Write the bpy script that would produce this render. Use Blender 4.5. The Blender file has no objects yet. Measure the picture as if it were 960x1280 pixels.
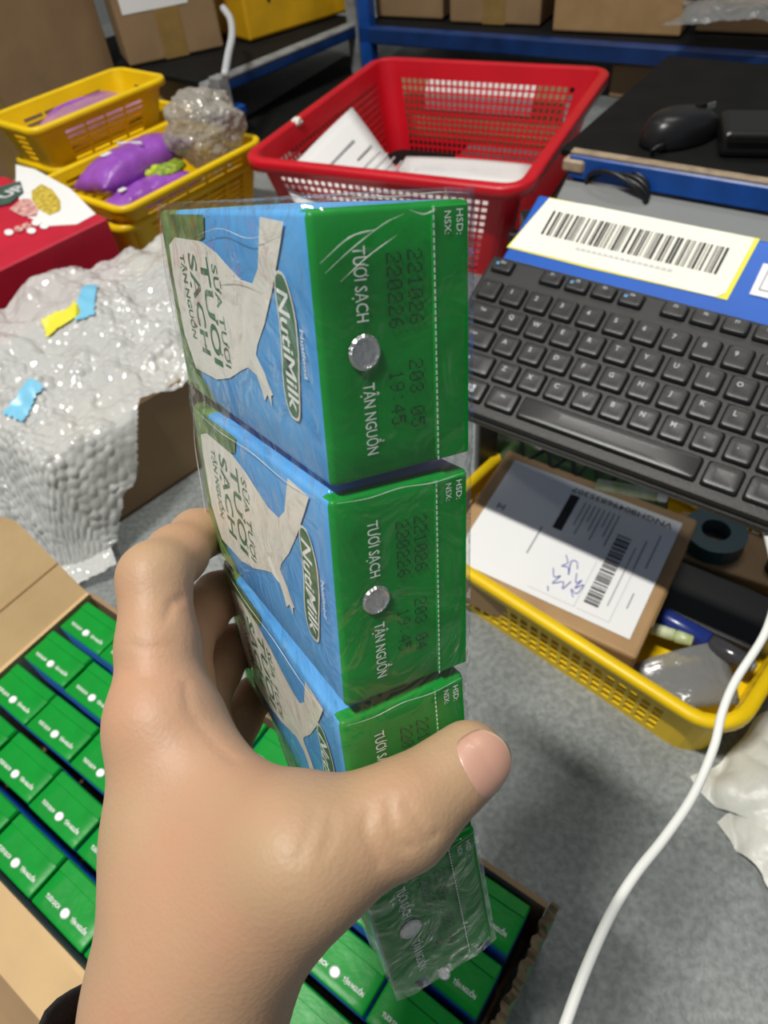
import bpy, bmesh, math, random
import numpy as np
from mathutils import Vector, Matrix, noise

random.seed(7)
scn = bpy.context.scene
COL = scn.collection

# ------------------------------------------------------------------ camera
FPX, CX, CY, CAMH = 865.0, 480.0, 640.0, 0.515
# rows: world x, y, z of the camera axes (image right, image down, forward)
CAM = np.array([[0.99291749, -0.11880596, 0.0],
                [-0.08783425, -0.73407230, 0.67336691],
                [-0.08, -0.66859778, -0.73930846]])
C0 = np.array([0.0, 0.0, CAMH])

def ray(px, py):
    return CAM @ np.array([(px - CX) / FPX, (py - CY) / FPX, 1.0])
def P(px, py, z):                      # point of a photo pixel on the level plane at height z
    d = ray(px, py)
    return C0 + d * ((z - CAMH) / d[2])
def WZ(px, py, Z):                     # point of a photo pixel at depth Z
    return C0 + ray(px, py) * Z

cam_d = bpy.data.cameras.new('camera')
cam = bpy.data.objects.new('camera', cam_d)
COL.objects.link(cam)
cam_d.sensor_fit = 'VERTICAL'
cam_d.sensor_height = 36.0
cam_d.sensor_width = 27.0
cam_d.lens = 36.0 * FPX / 1280.0
cam_d.clip_start = 0.01
cam_d.clip_end = 50
cam_d.dof.use_dof = True
cam_d.dof.focus_distance = 0.165
cam_d.dof.aperture_fstop = 26.0
cam.matrix_world = Matrix([[CAM[0][0], -CAM[0][1], -CAM[0][2], 0],
                           [CAM[1][0], -CAM[1][1], -CAM[1][2], 0],
                           [CAM[2][0], -CAM[2][1], -CAM[2][2], CAMH],
                           [0, 0, 0, 1]])
scn.camera = cam

# ------------------------------------------------------------------ light
scn.view_settings.view_transform = 'Standard'
scn.view_settings.look = 'None'
scn.view_settings.gamma = 1.0
scn.view_settings.use_curve_mapping = False
scn.view_settings.exposure = 0.0
world = bpy.data.worlds.new('world')
scn.world = world
world.use_nodes = True
world.node_tree.nodes['Background'].inputs[0].default_value = (0.80, 0.90, 1.0, 1)
world.node_tree.nodes['Background'].inputs[1].default_value = 0.15

def tube_light(loc, yaw, length, width, power, col=(1, 0.97, 0.90)):
    l = bpy.data.lights.new('ceiling_tube', 'AREA')
    l.shape = 'RECTANGLE'
    l.size = length
    l.size_y = width
    l.energy = power
    l.color = col
    o = bpy.data.objects.new('ceiling_tube', l)
    o.location = loc
    o.rotation_euler = (0, 0, yaw)
    COL.objects.link(o)
tube_light((-0.62, 0.00, 2.45), math.radians(-40), 0.45, 0.07, 64)
tube_light((0.75, 1.35, 2.75), math.radians(-40), 1.2, 0.10, 15)
tube_light((-1.3, 2.2, 2.75), math.radians(-40), 1.2, 0.10, 9)

# ------------------------------------------------------------------ helpers
def tag(o, label=None, cat=None, group=None, kind=None):
    if label: o['label'] = label
    if cat: o['category'] = cat
    if group: o['group'] = group
    if kind: o['kind'] = kind
    return o

def obj(name, mesh, parent=None, mats=None, mw=None, smooth=None):
    o = bpy.data.objects.new(name, mesh)
    COL.objects.link(o)
    if mats is not None:
        if not isinstance(mats, (list, tuple)): mats = [mats]
        if mesh is not None and len(mesh.materials) == 0:
            for m in mats: mesh.materials.append(m)
    if parent is not None: o.parent = parent
    if mw is not None: o.matrix_local = mw
    if smooth and mesh is not None:
        for p in mesh.polygons: p.use_smooth = True
    return o

def empty(name, mw, label, cat, group=None):
    o = bpy.data.objects.new(name, None)
    o.empty_display_size = 0.02
    COL.objects.link(o)
    o.matrix_local = mw
    return tag(o, label, cat, group)

def frame(o, x, y, z):
    m = Matrix.Identity(4)
    for i, a in enumerate((x, y, z, o)):
        for r in range(3): m[r][i] = float(a[r])
    return m
def yawm(x, y, z, yaw):
    return Matrix.Translation((x, y, z)) @ Matrix.Rotation(yaw, 4, 'Z')
def T(x, y, z): return Matrix.Translation((x, y, z))

def pyd(v, f, smooth=False):
    m = bpy.data.meshes.new('m')
    m.from_pydata([tuple(map(float, a)) for a in v], [], [tuple(map(int, a)) for a in f])
    m.update()
    if smooth:
        for p in m.polygons: p.use_smooth = True
    return m

def rbox(x0, x1, y0, y1, z0, z1, b=0.0, seg=2):
    bm = bmesh.new()
    bmesh.ops.create_cube(bm, size=1)
    for v in bm.verts:
        v.co = Vector(((x0 + x1) / 2 + v.co.x * (x1 - x0), (y0 + y1) / 2 + v.co.y * (y1 - y0), (z0 + z1) / 2 + v.co.z * (z1 - z0)))
    if b > 0:
        bmesh.ops.bevel(bm, geom=list(bm.edges), offset=b, segments=seg, profile=0.5, affect='EDGES')
    m = bpy.data.meshes.new('box')
    bm.to_mesh(m); bm.free()
    return m

def poly(pts, z=0.0):
    return pyd([(a, b, z) for a, b in pts], [list(range(len(pts)))])
def quads(rects, z=0.0):
    v = []; f = []
    for x0, y0, x1, y1 in rects:
        n = len(v); v += [(x0, y0, z), (x1, y0, z), (x1, y1, z), (x0, y1, z)]; f.append((n, n + 1, n + 2, n + 3))
    return pyd(v, f)

def catmull(pts, n=8):
    pts = [np.array(p, float) for p in pts]
    pts = [2 * pts[0] - pts[1]] + pts + [2 * pts[-1] - pts[-2]]
    out = []
    for i in range(1, len(pts) - 2):
        p0, p1, p2, p3 = pts[i - 1:i + 3]
        for k in range(n):
            t = k / n
            out.append(0.5 * (2 * p1 + (p2 - p0) * t + (2 * p0 - 5 * p1 + 4 * p2 - p3) * t * t + (3 * p1 - p0 - 3 * p2 + p3) * t ** 3))
    out.append(pts[-2])
    return out

def tube(pts, r, seg=10, n=8, spline=True):
    c = catmull(pts, n) if spline else [np.array(p, float) for p in pts]
    v = []; f = []
    up = np.array([0.31, 0.2, 0.93])
    for i, p in enumerate(c):
        t = c[min(i + 1, len(c) - 1)] - c[max(i - 1, 0)]
        t = t / (np.linalg.norm(t) + 1e-12)
        a = np.cross(t, up); a /= np.linalg.norm(a) + 1e-12
        b = np.cross(t, a)
        rr = r[min(len(r) - 1, int(i * len(r) / len(c)))] if isinstance(r, (list, tuple)) else r
        for k in range(seg):
            w = 2 * math.pi * k / seg
            v.append(p + (a * math.cos(w) + b * math.sin(w)) * rr)
    for i in range(len(c) - 1):
        for k in range(seg):
            f.append((i * seg + k, i * seg + (k + 1) % seg, (i + 1) * seg + (k + 1) % seg, (i + 1) * seg + k))
    f.append(tuple(range(seg))[::-1]); f.append(tuple((len(c) - 1) * seg + k for k in range(seg)))
    m = pyd(v, f, True)
    return m

_tc = {}
def text(body, size, align='LEFT', bold=0.0, shear=0.0, sx=1.0):
    key = (body, size, align, bold, shear, sx)
    if key in _tc: return _tc[key].copy()
    cu = bpy.data.curves.new('t', 'FONT')
    cu.body = body; cu.size = 1.0; cu.align_x = align; cu.align_y = 'CENTER'
    cu.offset = bold; cu.shear = shear; cu.resolution_u = 2
    o = bpy.data.objects.new('t', cu)
    COL.objects.link(o)
    dg = bpy.context.evaluated_depsgraph_get()
    m = bpy.data.meshes.new_from_object(o.evaluated_get(dg))
    bpy.data.objects.remove(o); bpy.data.curves.remove(cu)
    m.materials.clear()
    for v in m.vertices: v.co *= size
    _tc[key] = m
    return m.copy()
def fit_text(body, width, height, bold=0.0, shear=0.0):      # text scaled to a width and cap height, left aligned
    m = text(body, 1.0, 'LEFT', bold, shear)
    xs = [v.co.x for v in m.vertices]; w = max(xs) - min(xs); x0 = min(xs)
    for v in m.vertices:
        v.co.x = (v.co.x - x0) * width / w
        v.co.y = v.co.y * height / 0.72
    return m

DIG = {'0': '01110 10001 10011 10101 11001 10001 01110', '1': '00100 01100 00100 00100 00100 00100 01110', '2': '01110 10001 00001 00110 01000 10000 11111',
       '3': '01110 10001 00001 00110 00001 10001 01110', '4': '00010 00110 01010 10010 11111 00010 00010', '5': '11111 10000 11110 00001 00001 10001 01110',
       '6': '00110 01000 10000 11110 10001 10001 01110', '9': '01110 10001 10001 01111 00001 00010 01100', ':': '00000 00100 00000 00000 00000 00100 00000', ' ': '00000 ' * 7}
def dots(s, x0, y0, width, h):         # ink-jet dot matrix digits
    cw = width / len(s); px = cw * 0.78 / 5; py = h / 7; r = []
    for i, ch in enumerate(s):
        rows = DIG[ch].split()
        for a in range(7):
            for b in range(5):
                if rows[a][b] == '1':
                    x = x0 + i * cw + b * px; y = y0 + (6 - a) * py
                    r.append((x, y, x + px * 0.85, y + py * 0.80))
    return quads(r)

# ------------------------------------------------------------------ materials
def mat(name, col, rough=0.5, metal=0.0, var=0.0, vscale=30.0, bump=0.0, bscale=200.0, spec=0.5, coat=0.0, alpha=1.0, sss=0.0, trans=0.0, col2=None, dist=0.002):
    m = bpy.data.materials.new(name)
    m.use_nodes = True
    nt = m.node_tree; b = nt.nodes['Principled BSDF']
    b.inputs['Base Color'].default_value = (*col, 1)
    b.inputs['Roughness'].default_value = rough
    b.inputs['Metallic'].default_value = metal
    b.inputs['Specular IOR Level'].default_value = spec
    b.inputs['Coat Weight'].default_value = coat
    b.inputs['Coat Roughness'].default_value = 0.08
    b.inputs['Alpha'].default_value = alpha
    b.inputs['Transmission Weight'].default_value = trans
    if sss:
        b.inputs['Subsurface Weight'].default_value = sss
        b.inputs['Subsurface Radius'].default_value = (0.006, 0.0022, 0.0012)
        b.inputs['Subsurface Scale'].default_value = 0.6
    tc = nt.nodes.new('ShaderNodeTexCoord')
    if var > 0:
        n = nt.nodes.new('ShaderNodeTexNoise'); n.inputs['Scale'].default_value = vscale; n.inputs['Detail'].default_value = 5
        nt.links.new(tc.outputs['Object'], n.inputs['Vector'])
        r = nt.nodes.new('ShaderNodeValToRGB')
        r.color_ramp.elements[0].position = 0.3; r.color_ramp.elements[1].position = 0.7
        lo = tuple(c * (1 - var) for c in col); hi = col2 if col2 else tuple(min(1, c * (1 + var)) for c in col)
        r.color_ramp.elements[0].color = (*lo, 1); r.color_ramp.elements[1].color = (*hi, 1)
        nt.links.new(n.outputs['Fac'], r.inputs['Fac']); nt.links.new(r.outputs['Color'], b.inputs['Base Color'])
    if bump > 0:
        n2 = nt.nodes.new('ShaderNodeTexNoise'); n2.inputs['Scale'].default_value = bscale; n2.inputs['Detail'].default_value = 4
        nt.links.new(tc.outputs['Object'], n2.inputs['Vector'])
        bp = nt.nodes.new('ShaderNodeBump'); bp.inputs['Strength'].default_value = bump; bp.inputs['Distance'].default_value = dist
        nt.links.new(n2.outputs['Fac'], bp.inputs['Height']); nt.links.new(bp.outputs['Normal'], b.inputs['Normal'])
    return m

def film_mat(name, tint, rough, gloss, bscale, bump, body=0.0):
    m = bpy.data.materials.new(name); m.use_nodes = True
    nt = m.node_tree; nt.nodes.clear()
    out = nt.nodes.new('ShaderNodeOutputMaterial')
    tr = nt.nodes.new('ShaderNodeBsdfTransparent'); tr.inputs[0].default_value = (*tint, 1)
    gl = nt.nodes.new('ShaderNodeBsdfGlossy'); gl.inputs['Roughness'].default_value = rough; gl.inputs[0].default_value = (1, 1, 1, 1)
    df = nt.nodes.new('ShaderNodeBsdfDiffuse'); df.inputs[0].default_value = (0.8, 0.82, 0.8, 1)
    fr = nt.nodes.new('ShaderNodeLayerWeight'); fr.inputs[0].default_value = 0.5
    pw = nt.nodes.new('ShaderNodeMath'); pw.operation = 'POWER'; pw.inputs[1].default_value = 3.0
    ma = nt.nodes.new('ShaderNodeMath'); ma.operation = 'MULTIPLY_ADD'; ma.inputs[1].default_value = 0.34; ma.inputs[2].default_value = gloss
    nt.links.new(fr.outputs['Facing'], pw.inputs[0]); nt.links.new(pw.outputs[0], ma.inputs[0])
    tc = nt.nodes.new('ShaderNodeTexCoord')
    n = nt.nodes.new('ShaderNodeTexNoise'); n.inputs['Scale'].default_value = bscale; n.inputs['Detail'].default_value = 3; n.inputs['Distortion'].default_value = 1.2
    nt.links.new(tc.outputs['Object'], n.inputs['Vector'])
    bp = nt.nodes.new('ShaderNodeBump'); bp.inputs['Strength'].default_value = bump; bp.inputs['Distance'].default_value = 0.005
    nt.links.new(n.outputs['Fac'], bp.inputs['Height'])
    for s in (gl, fr): nt.links.new(bp.outputs['Normal'], s.inputs['Normal'])
    mx0 = nt.nodes.new('ShaderNodeMixShader'); mx0.inputs[0].default_value = body
    nt.links.new(tr.outputs[0], mx0.inputs[1]); nt.links.new(df.outputs[0], mx0.inputs[2])
    mx = nt.nodes.new('ShaderNodeMixShader')
    nt.links.new(ma.outputs[0], mx.inputs[0]); nt.links.new(mx0.outputs[0], mx.inputs[1]); nt.links.new(gl.outputs[0], mx.inputs[2])
    nt.links.new(mx.outputs[0], out.inputs[0])
    return m

def floor_tone():
    m = bpy.data.materials.new('concrete_floor'); m.use_nodes = True
    nt = m.node_tree; b = nt.nodes['Principled BSDF']
    tc = nt.nodes.new('ShaderNodeTexCoord')
    def noi(s, d, di=0.0):
        n = nt.nodes.new('ShaderNodeTexNoise'); n.inputs['Scale'].default_value = s; n.inputs['Detail'].default_value = d; n.inputs['Distortion'].default_value = di
        nt.links.new(tc.outputs['Object'], n.inputs['Vector']); return n
    a = noi(9, 6); c = noi(210, 6, 0.3); e = noi(420, 2)
    r1 = nt.nodes.new('ShaderNodeValToRGB'); r1.color_ramp.elements[0].position = 0.3; r1.color_ramp.elements[1].position = 0.75
    r1.color_ramp.elements[0].color = (0.165, 0.18, 0.18, 1); r1.color_ramp.elements[1].color = (0.30, 0.32, 0.315, 1)
    r2 = nt.nodes.new('ShaderNodeValToRGB'); r2.color_ramp.elements[0].position = 0.35; r2.color_ramp.elements[1].position = 0.72
    r2.color_ramp.elements[0].color = (0.78, 0.78, 0.78, 1); r2.color_ramp.elements[1].color = (1.28, 1.28, 1.28, 1)
    nt.links.new(a.outputs['Fac'], r1.inputs['Fac']); nt.links.new(c.outputs['Fac'], r2.inputs['Fac'])
    mx = nt.nodes.new('ShaderNodeMix'); mx.data_type = 'RGBA'; mx.blend_type = 'MULTIPLY'; mx.inputs[0].default_value = 1.0
    nt.links.new(r1.outputs['Color'], mx.inputs[6]); nt.links.new(r2.outputs['Color'], mx.inputs[7])
    nt.links.new(mx.outputs[2], b.inputs['Base Color'])
    b.inputs['Roughness'].default_value = 0.55
    bp = nt.nodes.new('ShaderNodeBump'); bp.inputs['Strength'].default_value = 0.25; bp.inputs['Distance'].default_value = 0.002
    nt.links.new(e.outputs['Fac'], bp.inputs['Height']); nt.links.new(bp.outputs['Normal'], b.inputs['Normal'])
    return m

def skin_mat():
    m = bpy.data.materials.new('skin'); m.use_nodes = True
    nt = m.node_tree; b = nt.nodes['Principled BSDF']
    tc = nt.nodes.new('ShaderNodeTexCoord')
    n = nt.nodes.new('ShaderNodeTexNoise'); n.inputs['Scale'].default_value = 28; n.inputs['Detail'].default_value = 4
    nt.links.new(tc.outputs['Object'], n.inputs['Vector'])
    r = nt.nodes.new('ShaderNodeValToRGB'); r.color_ramp.elements[0].position = 0.3; r.color_ramp.elements[1].position = 0.72
    r.color_ramp.elements[0].color = (0.425, 0.285, 0.17, 1); r.color_ramp.elements[1].color = (0.49, 0.265, 0.165, 1)
    nt.links.new(n.outputs['Fac'], r.inputs['Fac']); nt.links.new(r.outputs['Color'], b.inputs['Base Color'])
    b.inputs['Roughness'].default_value = 0.5; b.inputs['Specular IOR Level'].default_value = 0.35
    b.inputs['Subsurface Weight'].default_value = 0.25
    b.inputs['Subsurface Radius'].default_value = (0.004, 0.0015, 0.0008); b.inputs['Subsurface Scale'].default_value = 0.6
    v = nt.nodes.new('ShaderNodeTexVoronoi'); v.inputs['Scale'].default_value = 950
    nt.links.new(tc.outputs['Object'], v.inputs['Vector'])
    n2 = nt.nodes.new('ShaderNodeTexNoise'); n2.inputs['Scale'].default_value = 260; n2.inputs['Detail'].default_value = 5
    nt.links.new(tc.outputs['Object'], n2.inputs['Vector'])
    ad = nt.nodes.new('ShaderNodeMath'); ad.operation = 'ADD'
    nt.links.new(v.outputs['Distance'], ad.inputs[0]); nt.links.new(n2.outputs['Fac'], ad.inputs[1])
    bp = nt.nodes.new('ShaderNodeBump'); bp.inputs['Strength'].default_value = 0.12; bp.inputs['Distance'].default_value = 0.0005
    nt.links.new(ad.outputs[0], bp.inputs['Height']); nt.links.new(bp.outputs['Normal'], b.inputs['Normal'])
    return m

MT = {
    'floor': floor_tone(), 'skin': skin_mat(),
    'wall': mat('grey_wall', (0.25, 0.26, 0.26), 0.8, var=0.1, vscale=4),
    'green': mat('carton_green', (0.001, 0.255, 0.026), 0.36, var=0.12, vscale=40, bump=0.12, bscale=160, coat=0.0, spec=0.22),
    'blue': mat('carton_blue', (0.045, 0.31, 0.76), 0.4, var=0.10, vscale=25, coat=0.05, spec=0.3, col2=(0.13, 0.44, 0.84)),
    'grass': mat('print_green', (0.055, 0.17, 0.03), 0.4, var=0.5, vscale=160, col2=(0.22, 0.36, 0.09)),
    'milk': mat('print_milk', (0.80, 0.77, 0.70), 0.45, var=0.05, vscale=60),
    'lightblue': mat('print_light_blue', (0.36, 0.62, 0.90), 0.45),
    'textgreen': mat('print_dark_green', (0.05, 0.17, 0.075), 0.45),
    'white': mat('white_ink', (0.88, 0.90, 0.88), 0.5),
    'ink': mat('black_ink', (0.003, 0.010, 0.005), 0.6),
    'foil': mat('foil', (0.72, 0.70, 0.73), 0.3, metal=0.85, bump=0.7, bscale=700, dist=0.001),
    'foilwhite': mat('foil_light', (0.85, 0.85, 0.88), 0.35, metal=0.3, bump=0.5, bscale=900, dist=0.001),
    'film': film_mat('shrink_film', (0.985, 0.99, 0.985), 0.09, 0.035, 62, 1.0, 0.018),
    'kraft': mat('kraft_card', (0.56, 0.38, 0.19), 0.75, var=0.10, vscale=18, bump=0.15, bscale=120),
    'kraft2': mat('kraft_card_brown', (0.30, 0.19, 0.095), 0.75, var=0.12, vscale=12, bump=0.15, bscale=90),
    'kraft3': mat('kraft_card_parcel', (0.42, 0.255, 0.115), 0.65, var=0.1, vscale=30, bump=0.1, bscale=150),
    'torn': mat('torn_card', (0.17, 0.125, 0.07), 0.9, var=0.3, vscale=120, bump=0.6, bscale=300),
    'boxgreen': mat('box_print_green', (0.03, 0.16, 0.03), 0.55, var=0.2, vscale=40),
    'tape': mat('packing_tape', (0.30, 0.19, 0.06), 0.3, var=0.1, coat=0.3),
    'red': mat('red_plastic', (0.62, 0.006, 0.018), 0.34, var=0.08, vscale=14, coat=0.1),
    'yellow': mat('yellow_plastic', (0.90, 0.60, 0.003), 0.4, var=0.08, vscale=20, coat=0.05, spec=0.4),
    'yellow2': mat('yellow_crate_plastic', (0.72, 0.40, 0.008), 0.5, var=0.15, vscale=14),
    'paper': mat('paper', (0.86, 0.86, 0.85), 0.7),
    'paper2': mat('paper_cream', (0.85, 0.83, 0.74), 0.6, var=0.04, vscale=25),
    'print': mat('grey_print', (0.30, 0.30, 0.32), 0.8),
    'print2': mat('faint_print', (0.60, 0.60, 0.61), 0.8),
    'black': mat('black_print', (0.015, 0.015, 0.017), 0.6),
    'pen': mat('blue_pen_ink', (0.10, 0.12, 0.45), 0.6),
    'bluemetal': mat('blue_paint', (0.008, 0.075, 0.36), 0.35, var=0.25, vscale=22, bump=0.1, bscale=80),
    'bluedark': mat('dark_blue_paint', (0.006, 0.035, 0.15), 0.45, var=0.3, vscale=22),
    'blueboard': mat('blue_board', (0.006, 0.10, 0.50), 0.38, var=0.12, vscale=14, bump=0.05, bscale=60),
    'greymetal': mat('worn_metal', (0.34, 0.36, 0.37), 0.45, metal=0.3, var=0.35, vscale=30),
    'kcase': mat('keyboard_case', (0.011, 0.011, 0.011), 0.48, bump=0.1, bscale=900),
    'kkey': mat('key_plastic', (0.013, 0.013, 0.014), 0.36, bump=0.12, bscale=1600, dist=0.0006),
    'legend': mat('key_legend', (0.42, 0.44, 0.47), 0.5),
    'legendblue': mat('key_legend_blue', (0.10, 0.28, 0.5), 0.5),
    'blackplastic': mat('black_plastic', (0.012, 0.012, 0.013), 0.33),
    'blackrubber': mat('black_rubber', (0.006, 0.006, 0.006), 0.75, var=0.3, vscale=20, spec=0.2),
    'bubble': None,
    'purple': mat('purple_bag', (0.33, 0.085, 0.52), 0.28, var=0.18, vscale=30, bump=0.4, bscale=40, coat=0.4, dist=0.006),
    'lilac': mat('lilac_bag', (0.46, 0.22, 0.40), 0.35, var=0.15, vscale=30, bump=0.4, bscale=40, coat=0.3, dist=0.006),
    'leaf': mat('green_print', (0.07, 0.26, 0.04), 0.5, var=0.4, vscale=200, col2=(0.5, 0.6, 0.03)),
    'lime': mat('lime_print', (0.52, 0.66, 0.03), 0.5),
    'redprint': mat('red_print', (0.56, 0.012, 0.04), 0.42, var=0.12, vscale=18),
    'noodle': mat('noodle_print', (0.62, 0.40, 0.03), 0.5, var=0.45, vscale=160, col2=(0.85, 0.66, 0.10)),
    'shrimp': mat('shrimp_print', (0.75, 0.12, 0.10), 0.5, var=0.5, vscale=150, col2=(0.95, 0.62, 0.58)),
    'bottle': mat('dark_green_print', (0.055, 0.11, 0.085), 0.45, var=0.2, vscale=80),
    'whitecord': mat('white_cord', (0.80, 0.81, 0.78), 0.45),
    'cloth': mat('white_plastic_sheet', (0.72, 0.72, 0.66), 0.4, bump=0.5, bscale=28, alpha=0.93, dist=0.01),
    'strap': mat('clear_strap', (0.62, 0.64, 0.66), 0.25, coat=0.5),
    'fold': mat('film_fold_glint', (0.80, 0.84, 0.82), 0.12, coat=0.6, alpha=0.45),
    'nail': mat('nail', (0.56, 0.30, 0.225), 0.35, coat=0.12, sss=0.15),
    'nailtip': mat('nail_tip', (0.62, 0.47, 0.34), 0.3),
    'sleeve': mat('black_cloth', (0.008, 0.008, 0.011), 0.9, bump=0.4, bscale=900),
    'bluecap': mat('blue_pen_plastic', (0.012, 0.03, 0.20), 0.3, coat=0.3),
    'clearpen': mat('smoke_plastic', (0.05, 0.05, 0.055), 0.15, coat=0.5),
    'limepen': mat('lime_pen_plastic', (0.55, 0.66, 0.22), 0.35, var=0.3, vscale=90, col2=(0.80, 0.86, 0.66)),
    'teal': mat('teal_plastic', (0.02, 0.07, 0.09), 0.4),
    'greenbag': mat('green_snack_bag', (0.035, 0.085, 0.012), 0.35, var=0.4, vscale=60, coat=0.3),
    'greyplastic': mat('grey_film', (0.26, 0.27, 0.27), 0.2, coat=0.5, alpha=0.7, bump=0.6, bscale=45, dist=0.008),
    'tapeblue': mat('blue_tape', (0.20, 0.55, 0.78), 0.35),
    'tapeyellow': mat('yellow_tape', (0.80, 0.74, 0.05), 0.35),
    'wood': mat('wood_strip', (0.40, 0.30, 0.20), 0.6, var=0.3, vscale=60),
}

def bubble_mat(nm='bubble_wrap', col=(0.80, 0.81, 0.79)):
    m = bpy.data.materials.new(nm); m.use_nodes = True
    nt = m.node_tree; b = nt.nodes['Principled BSDF']
    b.inputs['Base Color'].default_value = (*col, 1)
    b.inputs['Roughness'].default_value = 0.09
    b.inputs['Specular IOR Level'].default_value = 0.8
    b.inputs['Coat Weight'].default_value = 0.6; b.inputs['Coat Roughness'].default_value = 0.05
    b.inputs['Alpha'].default_value = 0.66
    tc = nt.nodes.new('ShaderNodeTexCoord')
    n = nt.nodes.new('ShaderNodeTexNoise'); n.inputs['Scale'].default_value = 70; n.inputs['Detail'].default_value = 3
    nt.links.new(tc.outputs['Object'], n.inputs['Vector'])
    bp = nt.nodes.new('ShaderNodeBump'); bp.inputs['Strength'].default_value = 0.5; bp.inputs['Distance'].default_value = 0.003
    nt.links.new(n.outputs['Fac'], bp.inputs['Height']); nt.links.new(bp.outputs['Normal'], b.inputs['Normal'])
    return m
MT['bubble'] = bubble_mat()
MT['bubble2'] = bubble_mat('bubble_wrap_dull', (0.46, 0.43, 0.37))

# ------------------------------------------------------------------ setting
tag(obj('floor', rbox(-3.2, 3.6, -1.6, 4.2, -0.06, 0.0), None, MT['floor']), 'grey speckled concrete floor', kind='structure')
wb = obj('wall_back', rbox(-2.6, 2.8, -0.05, 0.05, 0, 2.9), None, MT['wall'], mw=yawm(1.35, 2.55, 0, math.radians(-38)))
tag(wb, 'grey back wall behind the shelves', kind='structure')
wl = obj('wall_left', rbox(-2.6, 2.2, -0.05, 0.05, 0, 2.9), None, MT['wall'], mw=yawm(-1.05, 2.35, 0, math.radians(48)))
tag(wl, 'grey side wall behind the shelves', kind='structure')
# ------------------------------------------------------------------ milk cartons
LC, WC, HC = 0.045, 0.0298, 0.091
MM = 0.001

def carton_body_mesh():
    bm = bmesh.new()
    bmesh.ops.create_cube(bm, size=1)
    for v in bm.verts:
        v.co = Vector((LC / 2 + v.co.x * LC, WC / 2 + v.co.y * WC, -HC / 2 + v.co.z * HC))
    bmesh.ops.subdivide_edges(bm, edges=list(bm.edges), cuts=5, use_grid_fill=True)
    for v in bm.verts:                                   # filled carton: sides belly out, top dips a little
        x = v.co.x / LC; y = v.co.y / WC; z = -v.co.z / HC
        fx = math.sin(math.pi * min(1, max(0, x))); fy = math.sin(math.pi * min(1, max(0, y))); fz = math.sin(math.pi * min(1, max(0, z)))
        if v.co.z > -1e-6: v.co.z -= 0.0004 * fx * fy
        if abs(v.co.y) < 1e-6: v.co.y -= 0.0003 * fx * fz
        if abs(v.co.y - WC) < 1e-6: v.co.y += 0.0003 * fx * fz
    sharp = [e for e in bm.edges if len(e.link_faces) == 2 and e.calc_face_angle(0) > 0.6]
    bmesh.ops.bevel(bm, geom=sharp, offset=0.0011, segments=2, profile=0.5, affect='EDGES')
    bmesh.ops.bisect_plane(bm, geom=list(bm.verts) + list(bm.edges) + list(bm.faces), plane_co=(0, 0, -0.004), plane_no=(0, 0, 1))
    bm.normal_update()
    for f in bm.faces:
        f.smooth = True
        c = f.calc_center_median()
        f.material_index = 0 if (c.z > -0.0009 or (c.z > -0.0040 and abs(f.normal.x) > 0.8)) else (2 if c.z < -HC + 0.009 else 1)
    m = bpy.data.meshes.new('carton_body'); bm.to_mesh(m); bm.free()
    for k in ('green', 'blue', 'grass'): m.materials.append(MT[k])
    return m
BODY = carton_body_mesh()

def disc(cx, cy, r, n=20, h=0.0004):
    v = [(cx + r * math.cos(2 * math.pi * k / n), cy + r * math.sin(2 * math.pi * k / n), 0) for k in range(n)]
    v += [(cx + 0.86 * r * math.cos(2 * math.pi * k / n), cy + 0.86 * r * math.sin(2 * math.pi * k / n), h) for k in range(n)]
    v += [(cx + 0.7 * r * math.cos(2 * math.pi * k / n), cy + 0.7 * r * math.sin(2 * math.pi * k / n), h * 0.4) for k in range(n)]
    f = []
    for a in (0, n):
        f += [(a + k, a + (k + 1) % n, a + n + (k + 1) % n, a + n + k) for k in range(n)]
    f.append(tuple(2 * n + k for k in range(n)))
    return pyd(v, f)
HOLE = disc(22.3 * MM, 8.1 * MM, 3.05 * MM); HOLE.materials.append(MT['foil'])
HOLEW = disc(22.3 * MM, 8.1 * MM, 3.05 * MM); HOLEW.materials.append(MT['foilwhite'])
def seam_mesh():                                   # folded sealing strip across the top
    return rbox(0.0006, LC - 0.0006, 21.8 * MM, WC - 0.0008, -0.0006, 0.0005, 0.0003, 1)
SEAM = seam_mesh(); SEAM.materials.append(MT['green'])
PERF = quads([(x * MM, 21.55 * MM, (x + 0.75) * MM, 21.85 * MM) for x in np.arange(0.9, 44, 1.15)]); PERF.materials.append(MT['white'])

def face_top(z=0.00035): return T(0, 0, z)
# front face: local x along the carton, local y up towards the top, facing -y
def face_front(x, w, off=0.0009):
    return frame((x, -off, -w), (1, 0, 0), (0, 0, 1), (0, -1, 0))

T1 = fit_text('TƯƠI SẠCH', 11.6 * MM, 2.3 * MM, bold=0.008)
T2 = fit_text('TẬN NGUỒN', 12.8 * MM, 2.3 * MM, bold=0.008)
THS = fit_text('HSD:', 3.9 * MM, 1.35 * MM); TNS = fit_text('NSX:', 3.5 * MM, 1.35 * MM)
for m_ in (T1, T2, THS, TNS): m_.materials.append(MT['white'])
TBRAND = fit_text('NutiMilk', 21.5 * MM, 4.8 * MM, bold=0.015, shear=0.15); TBRAND.materials.append(MT['white'])
TCO = fit_text('Nutifood', 8.2 * MM, 1.45 * MM, bold=0.01); TCO.materials.append(MT['white'])
TS1 = fit_text('SỮA TƯƠI', 22 * MM, 3.8 * MM, bold=0.008); TS2 = fit_text('TƯƠI', 24 * MM, 6.4 * MM, bold=0.018)
TS3 = fit_text('SẠCH', 23 * MM, 6.4 * MM, bold=0.018); TS4 = fit_text('TẬN NGUỒN', 20 * MM, 3.6 * MM, bold=0.02)
for m_ in (TS1, TS2, TS3, TS4): m_.materials.append(MT['textgreen'])
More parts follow.
